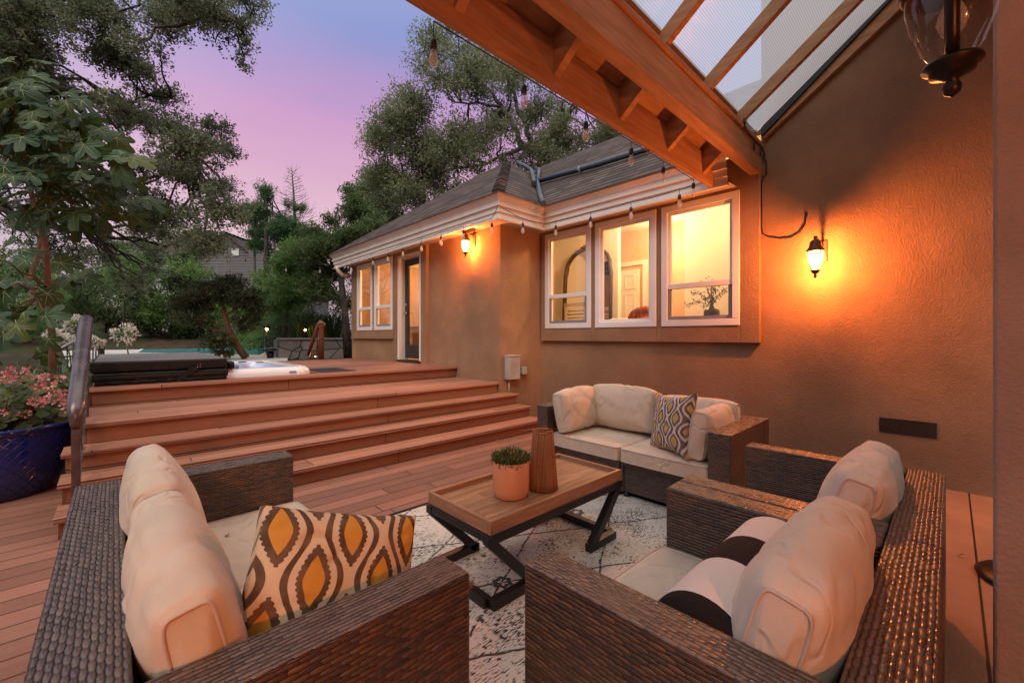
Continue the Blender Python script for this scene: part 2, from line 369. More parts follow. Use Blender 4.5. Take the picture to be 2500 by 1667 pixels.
def mat_rug():
    n = NT("rug_pile"); u, v, _ = n.xyz(n.uv())
    o = n.uv()
    base = n.mix(n.smooth(n.noise(o, 4, 4, .6), .35, .7), (.60, .55, .49), (.74, .69, .62))
    base = n.mix(n.m('MULTIPLY', n.noise(o, 160, 2, .6), .35), base, (.40, .36, .33))
    # broken dashes running along x
    d1 = n.noise(n.vec(n.m('MULTIPLY', u, 34), n.m('MULTIPLY', v, 150), 0), 1, 1, .5)
    zone = n.noise(n.vec(n.m('MULTIPLY', u, 3), n.m('MULTIPLY', v, 5), 4), 1, 3, .6)
    th = n.m('SUBTRACT', .70, n.m('MULTIPLY', n.smooth(zone, .30, .65), .185))
    dash = n.smooth(d1, th, n.m('ADD', th, .02))
    # wandering diamond lines
    wv = n.m('MULTIPLY', n.m('SUBTRACT', n.noise(o, 5, 2, .5), .5), .07)
    pa = n.m('ADD', n.m('ADD', n.m('MULTIPLY', u, .55), v), wv); pb = n.m('ADD', n.m('SUBTRACT', n.m('MULTIPLY', u, .55), v), wv)
    def lin(p, per):
        x = n.m('ABSOLUTE', n.m('SUBTRACT', n.m('FRACT', n.m('DIVIDE', p, per)), .5)); x = n.m('MULTIPLY', x, per)
        return n.m('MULTIPLY', n.m('SUBTRACT', 1, n.smooth(x, .005, .010)), n.smooth(n.noise(o, 42, 2, .6), .36, .46))
    dl = n.m('MAXIMUM', lin(pa, .52), lin(pb, .52))
    # small ring flowers in the diamonds
    fx = n.m('SUBTRACT', n.m('FRACT', n.m('DIVIDE', n.m('MULTIPLY', u, .55), .52)), .5); fx = n.m('MULTIPLY', fx, .945)
    fy = n.m('SUBTRACT', n.m('FRACT', n.m('DIVIDE', n.m('ADD', v, .13), .26)), .5); fy = n.m('MULTIPLY', fy, .26)
    ang = n.m('ARCTAN2', fy, fx); rad = n.m('SQRT', n.m('ADD', n.m('MULTIPLY', fx, fx), n.m('MULTIPLY', fy, fy)))
    rr = n.m('ABSOLUTE', n.m('SUBTRACT', rad, n.m('MULTIPLY_ADD', n.m('COSINE', n.m('MULTIPLY', ang, 6)), .007, .036)))
    cellr = n.rnd(n.vec(n.m('FLOOR', n.m('DIVIDE', n.m('MULTIPLY', u, .55), .52)), n.m('FLOOR', n.m('DIVIDE', n.m('ADD', v, .13), .26)), 3.3))
    fl = n.m('MULTIPLY', n.m('SUBTRACT', 1, n.smooth(rr, .010, .016)), n.m('GREATER_THAN', cellr, .45))
    k = n.m('MAXIMUM', n.m('MAXIMUM', dash, dl), fl)
    c = n.mix(n.m('MULTIPLY', k, .93), base, (.030, .024, .022))
    # dark woven edge
    eu = n.m('MINIMUM', n.m('SUBTRACT', u, RUG[0]), n.m('SUBTRACT', RUG[1], u)); ev = n.m('MINIMUM', n.m('SUBTRACT', v, RUG[2]), n.m('SUBTRACT', RUG[3], v))
    ed = n.m('SUBTRACT', 1, n.smooth(n.m('MINIMUM', eu, ev), .035, .042))
    c = n.mix(ed, c, (.030, .024, .023))
    ribs = n.m('SINE', n.m('MULTIPLY', v, 520))
    h = n.m('ADD', n.m('MULTIPLY', ribs, .0012), n.m('ADD', n.m('MULTIPLY', n.noise(o, 260, 2), .003), n.m('MULTIPLY', k, .003)))
    return n.pbr(c, .95, .1, 0, n.bump(h, 1.0, .6))
RUG = (.30, 2.95, .30, 2.70)
RUGM = mat_rug()

def mat_wood(name, c0, c1, axis='x', rough=.45, bw=.0, scale=1.0):
    n = NT(name); u, v, _ = n.xyz(n.uv())
    cell = n.m('FLOOR', n.m('DIVIDE', v, bw)) if bw else 0.0
    cu = n.m('FLOOR', n.m('ADD', n.m('DIVIDE', u, .55), n.m('MULTIPLY', cell, .37))) if bw else 0.0
    rc = n.rnd(n.vec(cell, cu, .4)) if bw else .3
    g = n.noise(n.vec(n.m('MULTIPLY', u, 2.4 * scale), n.m('MULTIPLY', v, 26 * scale), n.m('MULTIPLY', rc, 17)), 1.5, 6, .65)
    f = n.noise(n.vec(n.m('MULTIPLY', u, 9 * scale), n.m('MULTIPLY', v, 190 * scale), rc), 1, 3, .6)
    c = n.mix(n.smooth(g, .3, .72), c0, c1)
    c = n.mix(n.m('MULTIPLY', n.smooth(f, .5, .75), .35), c, tuple(x * .55 for x in c0))
    if bw: c = n.mix(n.m('MULTIPLY', rc, .4), c, tuple(x * .6 for x in c0))
    h = n.m('ADD', n.m('MULTIPLY', f, .4), n.m('MULTIPLY', g, .6))
    return n.pbr(c, n.m('MULTIPLY_ADD', f, .2, rough), .4, 0, n.bump(h, .0012, .8))
TABLE = mat_wood("mango_wood", (.20, .095, .045), (.46, .265, .15), bw=.085)
TABLE_R = mat_wood("mango_wood_rim", (.24, .12, .06), (.38, .20, .11))
BEAMW = mat_wood("painted_timber", (.34, .165, .072), (.50, .27, .13), rough=.6, scale=.6)
BROWNW = mat_wood("red_brown_rail", (.10, .035, .018), (.16, .06, .03), rough=.35)
BLACKM = simple("black_steel", (.012, .011, .011), .42, .5, 0, .2, 8)
IRON = simple("dark_bronze", (.018, .014, .012), .38, .5, .6, .3, 20)
BRONZE = simple("lit_lantern_bronze", (.15, .062, .030), .45, .5, .2, .25, 18)  # browner metal for lit lanterns, lamplight put into the colour
RAILM = simple("bronze_rail", (.11, .085, .085), .28, .6, .5, .25, 9)
TRIM = simple("white_trim", (.72, .66, .61), .45, .4, 0, .05, 3)
VINYL = simple("white_vinyl", (.74, .72, .72), .35, .5, 0, .03, 3)
GREYV = simple("grey_screen_frame", (.22, .21, .22), .5)
DOORM = simple("door_black", (.020, .016, .016), .4)
CONCRETE = mat_stucco("concrete_slab", (.42, .20, .105), .25)
POOLDECK = mat_stucco("pool_deck_pale", (.58, .55, .52), .3)
WHITEW = simple("inner_white", (.80, .76, .70), .8, .2, 0, .02, 2)
TERRA = None
def mat_terra():
    n = NT("terracotta_glaze"); o = n.obj()
    f = n.noise(n.map(o, (9, 9, 3)), 1.4, 5, .7)
    c = n.mix(n.m('MULTIPLY', n.smooth(f, .5, .75), .5), (.62, .25, .125), (.70, .40, .26))
    return n.pbr(c, .5, .4, 0, n.bump(n.noise(o, 90, 2), .0008))
TERRA = mat_terra()
def mat_cord():
    n = NT("jute_cord"); u, v, _ = n.xyz(n.uv())
    tw = n.m('SINE', n.m('ADD', n.m('MULTIPLY', u, 250), n.m('MULTIPLY', v, 900)))
    rv = n.rnd(n.vec(n.m('FLOOR', n.m('MULTIPLY', u, 160)), 0, 0))
    c = n.mix(rv, (.24, .090, .036), (.44, .19, .080)); c = n.mix(n.m('MULTIPLY', n.smooth(n.noise(n.vec(n.m('MULTIPLY', u, 400), n.m('MULTIPLY', v, 60)), 1, 3), .5, .7), .5), c, (.09, .04, .02))
    return n.pbr(c, .85, .2, 0, n.bump(tw, .0012, .7))
CORD = mat_cord()
def mat_glaze():
    n = NT("cobalt_glaze"); u, v, _ = n.xyz(n.uv())
    w1 = n.m('FRACT', n.m('MULTIPLY', n.m('ADD', u, v), 13)); w2 = n.m('FRACT', n.m('MULTIPLY', n.m('SUBTRACT', u, v), 13))
    h = n.m('MINIMUM', n.smooth(n.m('ABSOLUTE', n.m('SUBTRACT', w1, .5)), .0, .12), n.smooth(n.m('ABSOLUTE', n.m('SUBTRACT', w2, .5)), .0, .12))
    c = n.mix(n.noise(n.obj(), 6, 4), (.003, .010, .12), (.006, .028, .28))
    return n.pbr(c, .12, .6, 0, n.bump(h, .006, .8), **{"Coat Weight": .5, "Coat Roughness": .08})
GLAZE = mat_glaze()
def mat_shingle():
    n = NT("roof_shingle"); u, v, _ = n.xyz(n.uv())
    rh = .15
    q = n.m('DIVIDE', v, rh); row = n.m('FLOOR', q); fv = n.m('FRACT', q)
    uu = n.m('ADD', n.m('DIVIDE', u, .27), n.m('MULTIPLY', n.rnd(n.vec(row, 1.3, 0)), 5)); col = n.m('FLOOR', uu); fu = n.m('FRACT', uu)
    rv = n.rnd(n.vec(row, col, .7))
    c = n.mix(rv, (.060, .044, .040), (.175, .125, .108))
    c = n.mix(n.m('MULTIPLY', n.noise(n.uv(), 90, 3, .7), .5), c, (.035, .026, .024))
    c = n.mix(n.smooth(n.noise(n.uv(), 1.1, 4), .5, .8), c, (.055, .045, .043))
    lo = n.m('SUBTRACT', 1, n.smooth(fv, n.m('MULTIPLY_ADD', rv, .10, .14), n.m('MULTIPLY_ADD', rv, .12, .26)))   # shadow line under each course's butt edge, put into the colour
    gx = n.m('SUBTRACT', 1, n.smooth(n.m('MINIMUM', fu, n.m('SUBTRACT', 1, fu)), .01, .03))
    c = n.mix(n.m('MAXIMUM', lo, n.m('MULTIPLY', gx, .8)), c, (.012, .009, .009))
    h = n.m('ADD', n.m('SUBTRACT', 1, fv), n.m('MULTIPLY', rv, .45))
    return n.pbr(c, .9, .2, 0, n.bump(h, .022, 1.0, n.bump(n.noise(n.uv(), 240, 2), .002, .6)))
SHINGLE = mat_shingle()

def mat_glass(name, tint=(1, 1, 1), refl=.10):
    n = NT(name)
    fr = n.n("LayerWeight"); fr.inputs[0].default_value = .5; fr_ = n.m("MULTIPLY_ADD", n.m("POWER", fr.outputs["Facing"], 4.0), .55, .045)
    g = n.n("BsdfGlossy"); g.inputs["Roughness"].default_value = .01; g.inputs[0].default_value = (1, 1, 1, 1)
    t = n.n("BsdfTransparent"); t.inputs[0].default_value = (*tint, 1)
    mxs = n.n("MixShader"); n.put(mxs.inputs[0], fr_)
    n.t.links.new(t.outputs[0], mxs.inputs[1]); n.t.links.new(g.outputs[0], mxs.inputs[2]); n.t.links.new(mxs.outputs[0], n.out.inputs[0])
    return n.mat
GLASS = mat_glass("window_glass"); LANTG = mat_glass("clear_lantern_glass", (.93, .92, .9)); BULBG = None
def mat_poly():
    n = NT("ribbed_polycarbonate"); u, v, _ = n.xyz(n.uv())
    rib = n.m('SINE', n.m('MULTIPLY', v, 420))
    tr = n.n("BsdfTranslucent"); n.put(tr.inputs[0], n.mix(n.smooth(rib, -.6, .8), (.62, .68, .74), (.82, .87, .92)))
    tp = n.n("BsdfTransparent"); n.put(tp.inputs[0], (.86, .90, .94))
    gl = n.n("BsdfGlossy"); gl.inputs["Roughness"].default_value = .22; n.put(gl.inputs["Normal"], n.bump(rib, .004, .6))
    a = n.n("MixShader"); a.inputs[0].default_value = .45; n.t.links.new(tr.outputs[0], a.inputs[1]); n.t.links.new(tp.outputs[0], a.inputs[2])
    b = n.n("MixShader"); b.inputs[0].default_value = .10; n.t.links.new(a.outputs[0], b.inputs[1]); n.t.links.new(gl.outputs[0], b.inputs[2])
    n.t.links.new(b.outputs[0], n.out.inputs[0]); return n.mat
POLY = mat_poly()
def mat_bulb():
    n = NT("bulb_glass"); d = n.n("BsdfPrincipled"); n.put(d.inputs["Base Color"], (.75, .72, .68)); d.inputs["Roughness"].default_value = .12
    t = n.n("BsdfTransparent"); a = n.n("MixShader"); a.inputs[0].default_value = .30; n.t.links.new(t.outputs[0], a.inputs[1]); n.t.links.new(d.outputs[0], a.inputs[2]); n.t.links.new(a.outputs[0], n.out.inputs[0]); return n.mat
BULBG = mat_bulb()
def mat_lampglass(name, col, st):
    n = NT(name); e = n.n("Emission"); n.put(e.inputs[0], col); e.inputs[1].default_value = st
    t = n.n("BsdfTransparent"); a = n.n("AddShader"); n.t.links.new(e.outputs[0], a.inputs[0]); n.t.links.new(t.outputs[0], a.inputs[1]); n.t.links.new(a.outputs[0], n.out.inputs[0]); return n.mat
LAMPG = mat_lampglass("lit_lamp_glass", (1, .62, .22), 3.2)
def mat_emit(name, col, st):
    n = NT(name); e = n.n("Emission"); n.put(e.inputs[0], col); e.inputs[1].default_value = st; n.t.links.new(e.outputs[0], n.out.inputs[0]); return n.mat
BULBL = mat_lampglass("lit_bulb", (1, .6, .2), 12)
GLOW = mat_emit("glowing_filament", (1, .6, .2), 30)
def mat_leaf(name, c0, c1, c2=None, trans=.35, rough=.45, tc=None):
    n = NT(name); a = n.n("Attribute"); a.attribute_name = "rnd"
    stops = [(0, c0), (.6, c1)] + ([(1, c2)] if c2 else [])
    c = n.ramp(a.outputs["Fac"], stops)
    p = n.n("BsdfPrincipled"); n.put(p.inputs["Base Color"], c); p.inputs["Roughness"].default_value = rough; p.inputs["Specular IOR Level"].default_value = .4
    t = n.n("BsdfTranslucent"); n.put(t.inputs[0], n.mix(.5, c, tc or tuple(min(1, x * 1.6) for x in c1)))
    m_ = n.n("MixShader"); m_.inputs[0].default_value = trans; n.t.links.new(p.outputs[0], m_.inputs[1]); n.t.links.new(t.outputs[0], m_.inputs[2]); n.t.links.new(m_.outputs[0], n.out.inputs[0]); return n.mat
def mat_bark(name, c0, c1, sc=12):
    n = NT(name); f = n.noise(n.map(n.obj(), (1, 1, .35)), sc, 5, .7)
    return n.pbr(n.mix(n.smooth(f, .35, .68), c0, c1), .9, .2, 0, n.bump(f, .03, .8))
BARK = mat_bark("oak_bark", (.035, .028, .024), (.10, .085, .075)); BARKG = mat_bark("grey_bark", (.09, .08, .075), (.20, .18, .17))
def mat_ground():
    n = NT("garden_soil"); o = n.obj()
    c = n.mix(n.smooth(n.noise(o, 2.5, 6, .7), .35, .7), (.035, .026, .02), (.11, .07, .045))
    c = n.mix(n.smooth(n.noise(o, .35, 4), .5, .65), c, (.04, .05, .02))
    return n.pbr(c, .95, .1, 0, n.bump(n.noise(o, 30, 4), .03))
SOIL = mat_ground()
# ------------------------------------------------------------------ ground, decks, pool
def sstep(x, a, b):
    t = min(1, max(0, (x - a) / (b - a))); return t * t * (3 - 2 * t)
def ground():
    xs = [-160, -80, -40, -20, -12, -8] + [-6 + .75 * i for i in range(24)] + [14, 20, 40, 80, 160]
    ys = [-120, -60, -20, -8, -4, 0, 3, 5, 5.4, 5.7, 6, 6.3, 6.7, 7.2, 8, 9.5, 11, 12.5, 14, 16, 20, 26, 36, 60, 110, 200]
    P = [[(x, y, -.06 + .64 * sstep(y, 5.5, 6.8) - .0 + (.8 * sstep(y, 27, 34) + .02 * (y - 34) if y > 27 else 0)) for x in xs] for y in ys]
    m = MB().grid(P, flip=True); tag(m.build("ground", SOIL), kind="structure")
ground()
tag(MB().box(-3.2, 4.95, .06, 5.3, -.05, 0).build("lower_deck", DECK), kind="structure")
tag(MB().box(-3.2, 4.95, -1.8, .05, -.06, -.004).build("concrete_slab", CONCRETE), kind="structure")
sl = MB().box(1.6, 4.94, -.104, -.096, -.0039, -.0015); tag(sl.build("slab_joint", BLACKM), kind="structure")
# upper deck with the tub well left open
ud = MB()
for b in ((-.17, 4.05, 5.57, 5.80), (1.98, 4.05, 5.80, 9.2), (-.17, 1.98, 7.92, 9.2)):
    ud.box(b[0], b[1], b[2], b[3], .72, .76)
tag(ud.build("upper_deck", DECK), kind="structure")
tag(MB().box(2.02, 2.5, 5.85, 6.6, .7605, .766).build("floor_grate", simple("grate_black", (.012, .011, .011), .6, .4, 0, .3, 60, .004, 90)), "black rubber floor grate let into the deck beside the hot tub", "grate")
st = thing("deck_steps", "wide brown composite deck steps of five risers climbing to the hot tub", "steps", (2, 4, 0))
NOS = [(3.74, .142, -.25, 4.2), (4.01, .285, -.25, 4.2), (4.27, .430, -.25, 4.2), (4.52, .585, -.17, 4.05), (5.54, .76, -.17, 4.05)]
zprev = 0.0
for i, (y, z, xa, xb) in enumerate(NOS):
    MB().box(xa + .02, xb - .02, y + .025, y + .05, zprev + (.0 if i == 0 else .002), z - .036).build("riser", RISER, st)
    if i < 4:
        yb = NOS[i + 1][0] + .02
        MB().box(xa - .02, xb, y, yb, z - .034, z).build("tread", TREAD, st, .005)
    else:
        MB().box(xa - .01, xb, y - .01, 5.565, z - .034, z + .001).build("nosing", TREAD, st, .005)
    zprev = z
side = MB()
for i, (y, z, xa, xb) in enumerate(NOS[:4]):
    yb = NOS[i + 1][0]
    side.box(xa, xa + .018, y + .052, yb + .02, 0 if i < 3 else 0, z - .036)
side.box(-.17, -.152, 5.62, 9.2, .0, .718)
side.build("stringer", RISER, st)

# pool terrace and pool
PZ = .62
a = [at_z(px, py, PZ) for px, py in ((170, 900), (700, 884), (712, 850), (580, 841), (290, 841), (150, 852))]
tag(MB().poly([p + Vector((0, 0, .006)) for p in a][::-1]).build("pool_terrace", POOLDECK), kind="structure")
def mat_water():
    n = NT("pool_water"); return n.pbr((.07, .25, .26), .2, .08, 0, n.bump(n.noise(n.obj(), 3, 3), .02, .4))
wp = [at_z(px, py, PZ) for px, py in ((330, 862), (640, 868), (668, 850), (570, 844), (362, 845))]
pool = tag(MB().poly([p + Vector((0, 0, .012)) for p in wp][::-1]).build("pool_water", mat_water()), kind="structure")
cop = MB()
for i in range(len(wp)): cop.beam(wp[i] + Vector((0, 0, .02)), wp[(i + 1) % len(wp)] + Vector((0, 0, .012)), .12, .02)
tag(cop.build("pool_coping", simple("pale_coping", (.62, .60, .56), .7)), kind="structure")
# ------------------------------------------------------------------ the house
WX, SX, RY, VX = 4.95, 4.89, 4.5, 4.05        # window wall, its surround, return wall, wing wall
house = thing("house", "single storey beige stucco house with lit windows and a brown shingle hip roof", "house", (6, 6, 0))
def wall_x(mb, x0, x1, ys, zs, ops):           # a wall facing -X with openings (y0,y1,z0,z1)
    Y = sorted({ys[0], ys[1], *[v for o in ops for v in o[:2]]}); Z = sorted({zs[0], zs[1], *[v for o in ops for v in o[2:]]})
    for i in range(len(Y) - 1):
        j = 0
        while j < len(Z) - 1:
            def solid(k): 
                cy, cz = (Y[i] + Y[i + 1]) / 2, (Z[k] + Z[k + 1]) / 2
                return not any(o[0] < cy < o[1] and o[2] < cz < o[3] for o in ops)
            if not solid(j): j += 1; continue
            k = j
            while k + 1 < len(Z) - 1 and solid(k + 1): k += 1
            mb.box(x0, x1, Y[i], Y[i + 1], Z[j], Z[k + 1]); j = k + 1
WIN = [(3.51, 4.38), (2.53, 3.44), (1.57, 2.46)]
WZ = (1.37, 2.83)
lw = MB(); lw.box(WX, WX + .16, -2.2, 1.38, -.1, 5.3); lw.box(WX, WX + .16, 1.38, RY, -.1, 1.18); lw.build("lamp_wall", STUCCO, house)
ww = MB(); wall_x(ww, SX, WX + .16, (1.38, 4.47), (1.18, 3.2), [(a_, b_, *WZ) for a_, b_ in WIN]); ww.build("window_surround", STUCCO, house, .006)
MB().box(VX, WX - .002, RY, RY + .16, -.1, 3.1).build("return_wall", STUCCO, house)
VWIN = [(8.51, 9.28), (7.62, 8.42)]
DOOR = (6.57, 7.43, .80, 2.80)
vw = MB(); vw.box(VX, VX + .16, RY + .16, 6.39, 0, 3.1); vw.box(VX, VX + .16, 9.6, 9.7, 0, 3.1); vw.box(VX, VX + .16, 6.39, 9.6, 0, .5); vw.build("wing_wall", STUCCO, house)
vs = MB(); wall_x(vs, VX - .06, VX + .16, (6.39, 9.6), (1.2, 3.1), [(a_, b_, 1.38, 2.84) for a_, b_ in VWIN] + [(DOOR[0], DOOR[1], 1.2, DOOR[3])]); vs.build("wing_surround", STUCCO, house, .006)
vl = MB(); vl.box(VX, VX + .16, DOOR[1] + .16, 9.6, .5, 1.2); vl.box(VX - .06, VX + .16, DOOR[1], DOOR[1] + .16, .5, 1.2)
MB().box(VX - .06, VX + .16, 6.39, DOOR[0], .5, 1.2).build("wing_base_wall", STUCCO, house)
vl.build("wing_base_wall", STUCCO, house)
MB().box(VX + .16, 8.6, 9.54, 9.7, .0, 3.1).build("end_wall", STUCCO, house)
MB().box(WX - .03, WX - .001, .9, 1.37, -.02, .1).build("weep_screed", TRIM, house) if False else None
# gutter, fascia and soffit follow the eaves
prof = [(-.12, 3.12), (-.008, 3.15), (0, 3.145), (0, 3.118), (-.010, 3.112), (-.028, 3.085), (-.052, 3.05), (-.056, 3.02), (-.045, 3.015), (-.045, 2.99), (-.072, 2.985), (-.072, 2.915), (-.090, 2.910), (-.090, 2.862), (-.078, 2.855), (-.078, 2.822), (-.125, 2.822), (-.125, 2.868)]
path = [((3.63, 10.0), (-1, 1)), ((3.63, 4.08), (-1, -1)), ((4.53, 4.08), (-1, -1)), ((4.53, 1.60), (-1, 0))]
def eave(name, prof, mat):
    P = []
    for (x, y), (nx, ny) in path: P.append([(x + nx * d, y + ny * d, z) for d, z in prof])
    # the inner corner turns the other way: both offsets still push outwards
    m = MB().grid(P, smooth=False); return m.build(name, mat, house)
eave("gutter", prof, TRIM)
eave("soffit", [(-.127, 2.866), (-.60, 2.875)], simple("soffit_paint", (.50, .40, .32), .7))
spout = MB(); e0 = Vector((3.72, 9.72, 2.80)); spout.tube([e0 + Vector((0, 0, .06)), e0, e0 + Vector((.02, 0, -.05)), e0 + Vector((.10, -.0, -.12)), e0 + Vector((.28, 0, -.16))], .045, 10); spout.build("downspout", TRIM, house)
# roof
M_ = .74
def rz(s): return 3.155 + M_ * s
roof = MB(); sl_ = math.hypot(1, M_)
def rpoly(pts, udir):
    p0 = Vector(pts[0]); n_ = (Vector(pts[1]) - p0).cross(Vector(pts[2]) - p0).normalized(); ud = Vector(udir); vd = n_.cross(ud)
    if vd.z < 0: vd = -vd
    if n_.z < 0: pts = pts[::-1]
    roof.poly(pts, [((Vector(q)).dot(ud), (Vector(q) - Vector((0, 0, 3.155))).dot(vd)) for q in pts])
rpoly([(3.6, 4.05, rz(-.03)), (6.12, 6.57, rz(2.49)), (6.12, 7.5, rz(2.49)), (3.6, 10.02, rz(-.03))], (0, 1, 0))
rpoly([(3.6, 4.05, rz(-.03)), (4.50, 4.05, rz(-.03)), (6.57, 6.12, rz(2.04)), (6.12, 6.57, rz(2.49))], (1, 0, 0))
rpoly([(6.12, 6.57, rz(2.49)), (6.57, 6.12, rz(2.04)), (8.6, 9.9, rz(.01)), (6.12, 7.5, rz(2.49))], (0, 1, 0))
rpoly([(3.6, 10.02, rz(-.03)), (6.12, 7.5, rz(2.49)), (8.64, 10.02, rz(-.03))], (1, 0, 0))
rpoly([(4.50, 1.40, rz(-.03)), (4.50, 4.05, rz(-.03)), (6.57, 6.12, rz(2.04)), (6.57, 9.5, rz(2.04)), (7.55, 9.5, rz(3.02)), (7.55, 1.40, rz(3.02))], (0, 1, 0))
rpoly([(7.55, 1.40, rz(3.02)), (7.55, 9.5, rz(3.02)), (10.6, 9.5, rz(0)), (10.6, 1.40, rz(0))], (0, 1, 0))
roof_o = roof.build("roof", SHINGLE, house)
cap = MB()
def capline(a, b, n, side_a, side_b, hw=.12):
    a = Vector(a); b = Vector(b); d = (b - a).normalized()
    for i in range(n):
        p = a + (b - a) * (i / n); q = a + (b - a) * ((i + 1.25) / n)
        l0 = Vector((0, 0, .035)); l1 = Vector((0, 0, .014))
        sa = Vector(side_a) * hw; sb_ = Vector(side_b) * hw
        u0, u1 = i * .125, i * .125 + .12
        cap.quad(p + sa + l0, p + l0 * 1.3, q + l1 * 1.3, q + sa + l1, [(0, u0), (.12, u0), (.12, u1), (0, u1)])
        cap.quad(p + l0 * 1.3, p + sb_ + l0, q + sb_ + l1, q + l1 * 1.3, [(.5, u0), (.62, u0), (.62, u1), (.5, u1)])
        cap.quad(p + sa, p + Vector((0, 0, .0)), p + l0 * 1.3, p + sa + l0); cap.quad(p, p + sb_, p + sb_ + l0, p + l0 * 1.3)
capline((3.63, 4.08, rz(0)), (6.12, 6.57, rz(2.49)), 30, (0, 1, -.0), (1, 0, -.0))
cap.build("ridge_cap", SHINGLE, roof_o)
# roof pipes: solar water lines
PIPEM = simple("blue_grey_pipe", (.055, .07, .10), .4, .5, 0, .15, 12)
def on_roof(px, py, lift=.07):
    d = ray(px, py); t = (3.155 + lift * sl_ - M_ * 4.53 - CAM[2]) / (d.z - M_ * d.x); return Vector(CAM) + d * t
def on_hip(px, py, lift=.07):
    d = ray(px, py); t = (3.155 + lift * sl_ - M_ * 4.08 - CAM[2]) / (d.z - M_ * d.y); return Vector(CAM) + d * t
pp = thing("solar_pipe", "blue grey pipe run along the shingle roof and down its valley", "pipe", (5.5, 4, 3.9))
MB().tube([on_roof(1318, 441), on_roof(1450, 404), on_roof(1600, 357)], .045, 10).build("long_pipe", PIPEM, pp)
MB().tube([on_roof(1303, 450), on_roof(1312, 438), on_roof(1313, 452), on_roof(1319, 478), on_roof(1326, 497)], .042, 10).build("valley_pipe", PIPEM, pp)
MB().tube([on_hip(1262, 396, .05), on_hip(1280, 405), on_hip(1297, 415), on_hip(1303, 440), on_hip(1303, 447)], .042, 10).build("bent_pipe", PIPEM, pp)
MB().tube([on_roof(1308, 412), on_roof(1316, 414), on_roof(1314, 440)], .040, 10).build("elbow", PIPEM, pp)
cl = MB().tube([on_roof(1415, 414.5), on_roof(1418, 413.5)], .056, 10); cl.build("coupling", simple("pipe_band", (.3, .33, .36), .5), pp)

# windows
def window(parent, x, y0, y1, z0, z1, rail=None, name="window"):
    f = MB(); fw = .075
    f.box(x - .012, x + .07, y0, y1, z0, z0 + fw); f.box(x - .012, x + .07, y0, y1, z1 - fw, z1)
    f.box(x - .012, x + .07, y0, y0 + fw, z0 + fw, z1 - fw); f.box(x - .012, x + .07, y1 - fw, y1, z0 + fw, z1 - fw)
    w_ = f.build(name, VINYL, parent, .005)
    g = MB(); g2 = .035                            # inner stop
    a0, a1, b0, b1 = y0 + fw, y1 - fw, z0 + fw, z1 - fw
    for b in ((a0, a1, b0, b0 + g2), (a0, a1, b1 - g2, b1), (a0, a0 + g2, b0 + g2, b1 - g2), (a1 - g2, a1, b0 + g2, b1 - g2)): g.box(x + .018, x + .06, *b)
    g.build("sash", VINYL, w_, .003)
    if rail:
        MB().box(x + .0, x + .058, a0, a1, rail - .03, rail + .03).build("rail", VINYL, w_, .003)
        s = MB(); c0, c1 = a0 + .005, a1 - .005; zb, zt = b0 + .003, rail - .033
        for b in ((c0, c1, zb, zb + .04), (c0, c0 + .04, zb + .04, zt), (c1 - .04, c1, zb + .04, zt)): s.box(x + .010, x + .0165, *b)
        s.build("screen_frame", GREYV, w_)
    MB().box(x + .045, x + .049, a0 + g2, a1 - g2, b0 + g2, b1 - g2).build("pane", GLASS, w_)
    return w_
for i, (a_, b_) in enumerate(WIN): window(house, SX, a_, b_, *WZ, rail=(1.86, None, 1.85)[i])
for a_, b_ in VWIN: window(house, VX - .06, a_, b_, 1.38, 2.84, rail=1.86)
# glazed door
dr = MB(); dx = VX + .07; y0, y1, z0, z1 = DOOR[0] + .07, DOOR[1] - .07, .83, 2.73
for b in ((y0, y1, z0, z0 + .26), (y0, y1, z1 - .12, z1), (y0, y0 + .11, z0 + .26, z1 - .12), (y1 - .11, y1, z0 + .26, z1 - .12)): dr.box(dx, dx + .045, *b)
door = dr.build("door", DOORM, house, .003)
MB().box(dx + .02, dx + .024, y0 + .11, y1 - .11, z0 + .26, z1 - .12).build("pane", GLASS, door)
hd = MB().tube([(dx - .0, y1 - .055, 1.74), (dx - .05, y1 - .055, 1.74), (dx - .055, y1 - .10, 1.74)], .012, 8); hd.lathe([(.0, 0), (.028, .0), (.028, .012), (.0, .016)], 12, (0, 0, 0)); 
hd = MB(); hd.tube([(dx, y1 - .055, 1.70), (dx - .02, y1 - .055, 1.70)], .028, 12); hd.tube([(dx - .02, y1 - .055, 1.70), (dx - .055, y1 - .055, 1.70), (dx - .06, y1 - .10, 1.70)], .012, 8); MB().tube([(dx, y1 - .055, 1.86), (dx - .02, y1 - .055, 1.86)], .026, 12).build("deadbolt", simple("brushed_bolt", (.5, .45, .4), .25, .5, .9), door)
hd.build("handle", simple("brushed_nickel", (.5, .45, .4), .25, .5, .9), door)
jb = MB(); jb.box(VX - .055, VX + .155, DOOR[0], DOOR[0] + .065, .8, 2.8); jb.box(VX - .055, VX + .155, DOOR[1] - .065, DOOR[1], .8, 2.8); jb.box(VX - .055, VX + .155, DOOR[0] + .065, DOOR[1] - .065, 2.735, 2.8)
jb.build("door_frame", TRIM, house, .003)
MB().box(VX - .08, VX + .16, DOOR[0], DOOR[1], .762, .80).build("threshold", DOORM, house)
# vents
MB().box(WX - .006, WX + .001, .08, .44, .40, .53).build("vent", simple("vent_mesh", (.03, .018, .013), .7, .3, 0, .3, 80, .004, 120), house)
MB().box(WX - .006, WX + .001, 2.12, 2.46, .41, .535).build("vent", simple("vent_black", (.012, .009, .008), .7), house)

